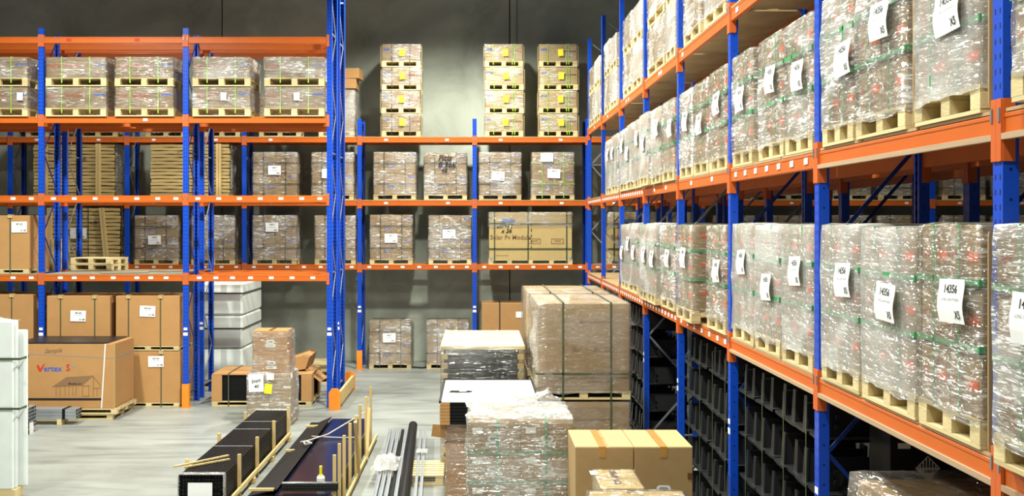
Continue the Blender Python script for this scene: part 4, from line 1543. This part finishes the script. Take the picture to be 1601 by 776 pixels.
for i, yy in enumerate((-1.55, -0.45, 0.75, 1.95)):
    stake(t, w / 2 + 0.03, yy, 0.02, 0.56)
for i, yy in enumerate((-1.75, -0.1, 1.6)):
    stake(t, -w / 2 - 0.03, yy, 0.02, 0.54)
piece('bearer', 'wood_y', t, (w / 2 + 0.05, 0.0, 0.12), (0.03, Lb * 0.9, 0.05))
b = MB()
for (xx, aa) in ((-0.02, 0.0),):
    b.bar((-0.42, -1.95, h1b + 0.03), (0.12, -1.35, h1b + 0.04), 0.035, 0.018, 'wood_y')
    b.bar((-0.30, -1.90, h1b + 0.012), (0.16, -1.45, h1b + 0.014), 0.03, 0.018, 'wood_y')
obj('loose_strip', b.mesh('loose_strip'), t)
for yy in (-0.6, 0.6, 1.2):
    straps(t, w, 0.02, 0, 0, (), (), 'black')
    b = MB()
    b.box((0, yy, h1b + 0.004), (w, 0.02, 0.003), 'greyink')
    obj('strap', b.mesh('strap'), t)
paper(t, 'plain', 0.0, 0.27, -Lb / 2 - 0.05, 0.3, 0.21)
b = MB()
for (c, s) in (((0, 0, h1b + 0.01), (w, 0.1, 0.01)), ((-w / 2, 0, (h0 + h1b) / 2), (0.012, 0.1, h1b - h0)), ((w / 2, 0, (h0 + h1b) / 2), (0.012, 0.1, h1b - h0))):
    b.box((c[0], -Lb / 2 + 0.03, c[2]), s, 'film_white')
obj('wrap_film', b.mesh('end_film'), t)
b = MB()
b.box((0, Lb / 2 - 0.05, h1b + 0.012), (w, 0.12, 0.012), 'film_white')
b.box((w / 2 + 0.008, Lb / 2 - 0.05, 0.27), (0.01, 0.12, 0.4), 'film_white')
obj('wrap_film', b.mesh('end_film'), t)

# black panel stack with leaning stakes
y0, y1 = 12.35, 17.2
t = thing('panel_bundle', 'long dark panel bundle roped and fenced by tall wooden stakes', 'panel bundle', (-2.25, (y0 + y1) / 2, 0.002))
Lb = y1 - y0
b = MB()
b.box((-0.32, 0.1, 0.17), (0.34, Lb - 0.3, 0.26), 'black', 0.01)
obj('rails', b.mesh('rails'), t)
for k in range(7):
    o = piece('panel', 'black' if k < 6 else 'glass', t, (0.17 + R.uniform(-.008, .008), R.uniform(-.02, .02), 0.06 + 0.042 * k + 0.02), (0.66, Lb, 0.038))
b = MB()
vs = [(-0.5, -Lb / 2 + 0.1, 0.31), (-0.14, -Lb / 2 + 0.1, 0.4), (-0.14, Lb / 2 - 0.1, 0.40), (-0.35, Lb / 2 - 0.1, 0.31)]
b.add([(x, y, z) for x, y, z in vs] + [(x, y, z - 0.012) for x, y, z in vs], [(0, 1, 2, 3), (7, 6, 5, 4), (0, 4, 5, 1), (1, 5, 6, 2), (2, 6, 7, 3), (3, 7, 4, 0)], 'black')
obj('tilted_sheet', b.mesh('tilted_sheet'), t)
for yy in (-1.9, -0.6, 0.7, 1.9):
    piece('bearer', 'wood_y', t, (0, yy, 0.025), (1.05, 0.09, 0.045))
piece('bearer', 'wood_y', t, (-0.38, 0.15, 0.318), (0.22, 0.05, 0.03))
piece('bearer', 'wood_y', t, (-0.36, 1.95, 0.318), (0.26, 0.04, 0.03))
piece('bearer', 'wood_y', t, (-0.33, -Lb / 2 + 0.12, 0.39), (0.3, 0.04, 0.03))
hs = [(-2.3, 0.8), (-1.85, 0.84), (-1.45, 0.86), (-0.85, 0.9), (-0.2, 0.88), (0.45, 0.92), (1.1, 0.93), (1.75, 0.98)]
for yy, hh in hs:
    stake(t, 0.54 + R.uniform(-.01, .015), yy, 0.01, hh, 0.04)
for yy, hh, a in ((-0.5, 0.95, 0.5), (0.9, 0.8, -0.42)):
    stake(t, 0.60, yy, 0.02, hh, 0.045, rot=(a, 0, 0), name='stake')
piece('bearer', 'wood_y', t, (0.585, 0, 0.08), (0.03, Lb, 0.05))
b = MB()
b.tube([(-0.25, 0.25, 0.42), (0.0, 0.9, 0.40), (0.5, 1.75, 0.6)], 0.010, 'rope', 6)
b.tube([(-0.22, 0.75, 0.40), (0.2, 0.78, 0.375), (0.51, 0.8, 0.375)], 0.008, 'rope', 6)
b.tube([(-0.25, 0.25, 0.42), (-0.2, 0.05, 0.43), (-0.12, 0.12, 0.43), (-0.22, 0.22, 0.44), (-0.3, 0.3, 0.41)], 0.014, 'rope', 6)
obj('rope', b.mesh('rope'), t)
# grid-edged panel ends lying across the near end
b = MB()
b.box((0, 0, 0.045), (0.66, 0.1, 0.09), 'black')
for i in range(22):
    for k in range(3):
        b.box((-0.32 + 0.64 * (i + .5) / 22, -0.053, 0.015 + 0.03 * k), (0.017, 0.01, 0.02), 'blackmat')
b.box((0, -0.02, 0.094), (0.66, 0.06, 0.008), 'film_white')
tag(obj('black_profile', b.mesh('black_profile'), None, (-2.0, y0 + 0.12, 0.382)), 'black ribbed profile lying across the near end of the panel bundle', 'profile')
b = MB()
pr = [(0.0, 0.045), (0.045, 0.045), (0.048, 0.05), (0.048, 0.15), (0.03, 0.17), (0.016, 0.175), (0.016, 0.19)]
def lathe(b, pr, mat, n=14):
    vs, fs = [], []
    for r, z in pr:
        vs += [(r * math.cos(2 * PI * k / n), r * math.sin(2 * PI * k / n), z) for k in range(n)]
    for i in range(len(pr) - 1):
        for k in range(n):
            fs.append((i * n + k, i * n + (k + 1) % n, (i + 1) * n + (k + 1) % n, (i + 1) * n + k))
    fs.append(tuple((len(pr) - 1) * n + k for k in range(n)))
    b.add(vs, fs, mat)


K_ = 0.8
t = thing('glue_bottle', 'small white bottle with a yellow nozzle standing on the dark panels', 'bottle', (-1.91, y0 + 0.36, 0.376))
b = MB()
lathe(b, [(r * K_, z * K_) for r, z in ((0.0, 0), (0.058, 0), (0.062, 0.01), (0.062, 0.12), (0.05, 0.145), (0.025, 0.15))], 'white', 18)
obj('body', b.mesh('body', False), t)
b = MB()
lathe(b, [(r * K_, z * K_) for r, z in ((0.035, 0.148), (0.035, 0.165), (0.02, 0.17), (0.022, 0.29), (0.018, 0.30), (0.0, 0.30))], 'yellow', 14)
obj('nozzle', b.mesh('nozzle', False), t)

# loose rails and pipe beside them
zf = 0.002
t = thing('empty_pallet', 'timber pallet lying under the loose rails', 'pallet', (-0.93, 14.65, zf), 0.02)
pallet(t, 0.9, 0.9, 0.14, True)
n = 0
RL = [(-1.36, 0.05, 'alu', .037), (-1.29, 0.05, 'alu', .037), (-1.22, 0.05, 'alu', .037), (-1.155, 0.045, 'black', .037), (-1.10, 0.045, 'alu', .037), (-0.86, 0.04, 'alu', 0.037), (-0.79, 0.04, 'alu', 0.037)]
names = ['leftmost silver', 'second silver from left', 'third silver from left', 'thin black', 'silver left of the thick black pipe', 'silver right of the thick black pipe', 'rightmost silver']
for (x, s, mt, a), nm in zip(RL, names):
    b = MB()
    b.box((0, 0, s / 2), (s, 4.4, s * 0.3), mt)
    for q in (-1, 1):
        b.box((q * s * 0.4, 0, s / 2), (s * 0.2, 4.4, s), mt)
    o = obj('rail', b.mesh('rail'), None, (x, 15.0, 0.145), rz=a)
    tag(o, f"{nm} rail lying lengthwise over the low timber pallet", 'rail', 'loose rails on the low pallet')
b = MB()
b.tube([(0, -2.3, 0.075), (0, 2.5, 0.075)], 0.072, 'black', 14)
b.tube([(0, -2.31, 0.075), (0, -2.3, 0.075)], 0.05, 'ink', 14)
tag(obj('pipe', b.mesh('pipe'), None, (-0.985, 14.8, 0.147), rz=0.037), 'thick black pipe lying lengthwise over the low timber pallet', 'pipe')
for (x, y, w, d, h, sd, nm) in ((-1.28, 14.6, 0.36, 0.9, 0.14, 3, 'larger scrap of white crumpled film draped over the silver rails'), (-0.83, 15.4, 0.17, 0.25, 0.06, 8, 'small white film scrap tied on the rails right of the pipe')):
    tag(obj('film_scrap', crumple('film_scrap', w, d, h, sd, 'film_scrap'), None, (x, y, 0.205)), nm, 'plastic film')

# ------------------------------------------------------------------ centre stacks
# wrapped cartons nearest
Yn = 11.2
x0, x1 = PX(731, Yn), PX(897, Yn)
w, d = x1 - x0, 1.1
hn = PZ(661, Yn)
t = thing('wrapped_pallet_load', 'nearest wrapped carton pallet with white handle labels, crumpled film on top', 'pallet load', ((x0 + x1) / 2, Yn + d / 2, 0.002))
pallet(t, w, d, 0.14, True)
nzr = 4
hr = (hn - 0.14) / nzr
for k in range(nzr):
    for i in range(2):
        o = obj('carton', carton_mesh(w / 2 - 0.005, d * 0.98, hr - 0.004, 'handle', 'card'), t, (-w / 4 + i * w / 2, 0, 0.14 + hr * k))
        b = MB()
        b.quad([(-0.23, 0, hr * .62), (-0.12, 0, hr * .62), (-0.12, 0, hr * .82), (-0.23, 0, hr * .82)], 'white')
        obj('paper_label', b.mesh('paper_label'), o, (0, -d * 0.49 - 0.004, 0))
straps(t, w, d, 0.14, hn, (-0.22 * w, 0.24 * w), (hn - hr, hn - 2 * hr), 'green', vz0=0.05, off=0.003, wid=0.03)
obj('wrap_film', wrap_mesh(w, d, 0.1, hn, 88, 0.02, mat='film_shiny', off=0.015, n=60, m=20), t)
obj('top_film', crumple('top_film', w * 1.0, d * 0.98, 0.05, 12, 'film_white', 22, 16), t, (0, 0, hn + 0.03))
tag(obj('film_heap', crumple('film_heap', 1.15, 0.5, 0.2, 31, 'film_white', 22, 12), None, ((x0 + x1) / 2 - 0.02, Yn + 1.36, hn - 0.05)), 'heap of crumpled clear film behind the nearest wrapped carton pallet', 'plastic film')
b = MB()
b.box((0, 0, (hn - .06) / 2), (1.0, 0.34, hn - 0.06), 'card', 0.01)
tag(obj('carton', b.mesh('carton'), None, ((x0 + x1) / 2 + 0.03, Yn + 1.35, 0.002)), 'brown carton carrying the film heap behind the nearest wrapped pallet', 'carton')

# white-topped panel stack on a carton
Yq = 12.75
x0, x1 = PX(688, Yq), PX(832, 14.5)
w, d = 1.2, 1.75
zq, zt = PZ(665, Yq), PZ(630, Yq)
xq = x0 + w / 2
zq0 = zq
t = thing('module_carton', 'tall brown carton standing under the white-topped black panels', 'carton', (xq + 0.02, Yq + 0.04 + d / 2, 0.002))
wq = 0.5
b = MB()
b.box((0, 0, (zq0 - .006) / 2), (w - 0.1, d - 0.1, zq0 - .006), 'card_warm', 0.008)
b.quad([(-0.5, -d / 2 + .045, 0.2), (0.0, -d / 2 + .045, 0.2), (0.0, -d / 2 + .045, 0.21), (-0.5, -d / 2 + .045, 0.21)], 'brownink')
obj('carton', b.mesh('carton'), t)
straps(t, w - .1, d - .1, 0, zq0 - 0.006, (-0.28,), (zq0 * 0.8,), 'darkstrap')
b = MB()
vs = [(0, 0, 0), (-0.16, -0.05, 0.02), (-0.18, -0.03, -0.13), (-0.02, 0, -0.16)]
b.add(vs + [(x, y + .006, z) for x, y, z in vs], [(3, 2, 1, 0), (4, 5, 6, 7), (0, 1, 5, 4), (1, 2, 6, 5), (2, 3, 7, 6)], 'card_warm')
obj('torn_flap', b.mesh('torn_flap'), t, (-w / 2 + 0.05, -d / 2 + 0.05, zq0 - 0.02))
obj('wrap_film', wrap_mesh(w - 0.1, d - 0.1, 0.05, zq0 - 0.01, 93, 0.012, mat='film_soft', off=0.012, top=False), t)
t = thing('panel_stack', 'stack of black panels with a white top sheet and cardboard corners', 'panel stack', (xq, Yq + d / 2, zq0))
nl = 7
lh_ = (zt - zq0) / nl
for k in range(nl):
    piece('panel', 'black', t, (0, 0, lh_ * (k + .5) + 0.002), (w - 0.03, d - 0.03, lh_ - 0.005))
    for s in (-1, 1):
        piece('corner_block', 'card_warm', t, (s * (w / 2 - 0.06), -d / 2 + 0.02, lh_ * (k + .5) + 0.002), (0.12, 0.06, lh_ - 0.004))
o = piece('top_sheet', 'offwhite', t, (0, 0, zt - zq0 + 0.008), (w, d, 0.012))
o['label'] = 'white backing sheet of the top panel'
for c, s in (((0, d / 2, 0), (w, 0.03)), ((-w / 2, 0, 0), (0.03, d)), ((w / 2, 0, 0), (0.03, d))):
    piece('frame_edge', 'black', t, (c[0], c[1], zt - zq0 + 0.006), (s[0], s[1], 0.03))
b = MB()
pts = [(-0.22, -0.1), (-0.12, -0.12), (0.0, -0.1), (0.06, -0.06), (0.0, -0.02)]
b.tube([(x, y, 0) for x, y in pts], 0.01, 'ink', 5)
b.tube([(-0.22, -0.1, 0), (-0.2, -0.02, 0), (-0.1, -0.03, 0)], 0.01, 'ink', 5)
o = obj('junction_lead', b.mesh('junction_lead'), t, (-0.28, -0.1, zt - zq0 + 0.02))
o['label'] = 'short black lead on the white sheet'

# wood-lidded wrapped black stack behind
Yr = 15.0
x0, x1 = PX(690, Yr), PX(819, Yr)
w, d = x1 - x0, 2.15
zt = PZ(541, Yr)
t = thing('panel_stack', 'wrapped stack of black panels under a pale wooden lid', 'panel stack', ((x0 + x1) / 2, Yr + d / 2, 0.002))
pallet(t, w, d, 0.14, True)
nl = 24
lh_ = (zt - 0.06 - 0.14) / nl
for k in range(nl):
    piece('panel', 'black', t, (-0.02, 0, 0.14 + lh_ * (k + .5)), (w - 0.1, d - 0.06, lh_ - 0.008))
    if k % 2 == 0:
        for s in (-1, 1):
            piece('corner_block', 'card_pale', t, (s * (w / 2 - 0.045), -d / 2 + 0.06, 0.14 + lh_ * (k + .5)), (0.09, 0.12, lh_ + 0.01))
b = MB()
b.box((0, 0, 0), (w + 0.03, d, 0.06), 'wood', 0.008)
obj('lid', b.mesh('lid'), t, (0, 0, zt - 0.03))['label'] = 'pale timber lid'
obj('wrap_film', wrap_mesh(w, d, 0.1, zt, 95, 0.014, mat='film_soft', top=False, off=0.02, n=56, m=14), t)

# tall module boxes in wrap, two stacks one behind the other, each of two
for n, (Yt, xa, xb, ytop) in enumerate(((13.8, 839, 986, 475), (15.95, 823, 957, 460))):
    x0, x1 = PX(xa, Yt), PX(xb, Yt)
    if n:
        x0, x1 = 0.74, 2.0
    w, d = x1 - x0, 1.85
    zt = 2.5
    zm = 1.30 - 0.1
    for up in range(2):
        z = 0.002 if not up else zm + 0.035
        h = zm if not up else zt - zm - 0.035
        t = thing('module_box', f"tall brown module box in clear wrap, {'upper' if up else 'lower'} of the {'rear' if n else 'front'} stack", 'crate', ((x0 + x1) / 2, Yt + d / 2, z), 0, 'wrapped module boxes in the aisle')
        ph = 0.11
        pallet(t, w, d, ph, True)
        b = MB()
        b.box((0, 0, ph + (h - ph) / 2), (w * .98, d * .98, h - ph), 'card', 0.008)
        y = -d * .49 - 0.004
        if up:
            for cx in (-0.16, 0.12, 0.28):
                for (u0, v0, u1, v1) in ((0, 0, .11, .012), (.02, .012, .06, .06), (.085, .012, .095, .1)):
                    b.quad([(cx + u0, y, h * .5 + v0), (cx + u1, y, h * .5 + v0), (cx + u1, y, h * .5 + v1), (cx + u0, y, h * .5 + v1)], 'brownink')
            b.quad([(-0.05, y, h * .8), (0.35, y, h * .8), (0.35, y, h * .815), (-0.05, y, h * .815)], 'brownink')
            b.quad([(-0.05, y, h * .79), (-0.02, y, h * .79), (-0.02, y, h * .83), (-0.05, y, h * .83)], 'redink')
            b.quad([(0.05, y, h * .18), (0.4, y, h * .18), (0.4, y, h * .2), (0.05, y, h * .2)], 'brownink')
        else:
            b.quad([(-0.4, y, h * .8), (0.4, y, h * .8), (0.4, y, h * .81), (-0.4, y, h * .81)], 'brownink')
            b.quad([(-0.1, y, h * .6), (0.1, y, h * .6), (0.1, y, h * .66), (-0.1, y, h * .66)], 'brownink')
        obj('carton', b.mesh('carton'), t)
        straps(t, w, d, ph, h, (-0.22 * w, 0.29 * w), (ph + (h - ph) * .2,), 'olive', vz0=0.02, off=0.016, wid=0.022)
        obj('wrap_film', wrap_mesh(w, d, ph * .8, h, 96 + n * 2 + up, 0.012, mat='film_soft', off=0.012, n=60, m=16), t)
        if up and n == 0:
            b = MB()
            vs = []
            for i in range(9):
                tt = i / 8
                vs += [(0.03 * math.sin(tt * 9) - 0.04, 0, -tt * 0.75), (0.05 + 0.03 * math.sin(tt * 7 + 1), -0.03, -tt * 0.75 + 0.03)]
            b.add(vs, [(2 * i, 2 * i + 1, 2 * i + 3, 2 * i + 2) for i in range(8)], 'film_white')
            obj('loose_film', b.mesh('loose_film'), t, (-w / 2 - 0.03, -d / 2 + 0.05, h - 0.1))

# taped cartons in front
Yx = 10.28
x0, x1 = PX(899, Yx), PX(1084, Yx)
zt = PZ(700, Yx)
w = (x1 - x0) / 2
for i in range(2):
    for k in range(2):
        xc = x0 + w * (i + .5)
        hh = zt - 0.62 if k else 0.61
        t = thing('taped_carton', f"pale-topped brown carton with tape, {'upper' if k else 'lower'} {'right' if i else 'left'} of four beside tray stacks", 'carton', (xc, Yx + 0.44, 0.004 + (0.615 if k else 0)), 0, 'taped cartons in the aisle')
        obj('carton', carton_mesh(w - 0.006, 0.86, hh, 'handle', 'card'), t)
        b = MB()
        b.box((0, 0, hh + 0.003), (0.07, 0.86, 0.003), 'tape')
        b.box((0, -0.432, hh - 0.05), (0.07, 0.003, 0.1), 'tape')
        obj('tape', b.mesh('tape'), t, (-0.02 + 0.02 * i, 0, 0))
        b = MB()
        for s in (-1, 1):
            b.box((s * (w / 4 + 0.02), 0, hh + 0.002), (w / 2 - 0.05, 0.85, 0.002), 'card_pale')
        obj('top_flap', b.mesh('top_flap'), t)['label'] = 'pale top flaps'
        if k:
            piece('tape_end', 'tape_dark', t, (w / 2 - 0.03, -0.434, hh * .62), (0.05, 0.003, 0.06))
Yf = 9.35
x0, x1 = PX(927, 10.05), PX(1008, Yf)
zt = PZ(764, Yf)
t = thing('taped_carton', 'small film-wrapped carton with dark tape before the four taped cartons', 'carton', ((x0 + x1) / 2, Yf + 0.36, 0.002), 0)
w, d = x1 - x0, 0.7
for k in range(3):
    o = obj('carton', carton_mesh(w, d, zt / 3 - 0.004, 'handle', 'card_pale'), t, (0, 0, zt / 3 * k))
b = MB()
b.box((-0.02, 0.05, zt + 0.003), (0.06, 0.5, 0.003), 'tape_dark')
b.box((-0.2, 0.2, zt + 0.003), (0.07, 0.14, 0.003), 'white')
obj('tape', b.mesh('tape'), t)
obj('wrap_film', wrap_mesh(w, d, 0.05, zt, 98, 0.02, mat='film', off=0.02), t)
x0, x1 = PX(921, 9.0), PX(1066, 9.0)
zt = PZ(768, 9.0)
t = thing('taped_carton', 'wide carton with a tape scrap at the bottom frame edge before small carton', 'carton', ((x0 + x1) / 2, 8.6, 0.002))
w, d = x1 - x0, 0.8
for k in range(3):
    obj('carton', carton_mesh(w, d, zt / 3 - 0.004, 'handle', 'card_pale'), t, (0, 0, zt / 3 * k))
piece('tape', 'tape_dark', t, (-0.03, 0.36, zt + 0.003), (0.1, 0.06, 0.004))
obj('wrap_film', wrap_mesh(w, d, 0.05, zt, 99, 0.02, mat='film', off=0.03), t)
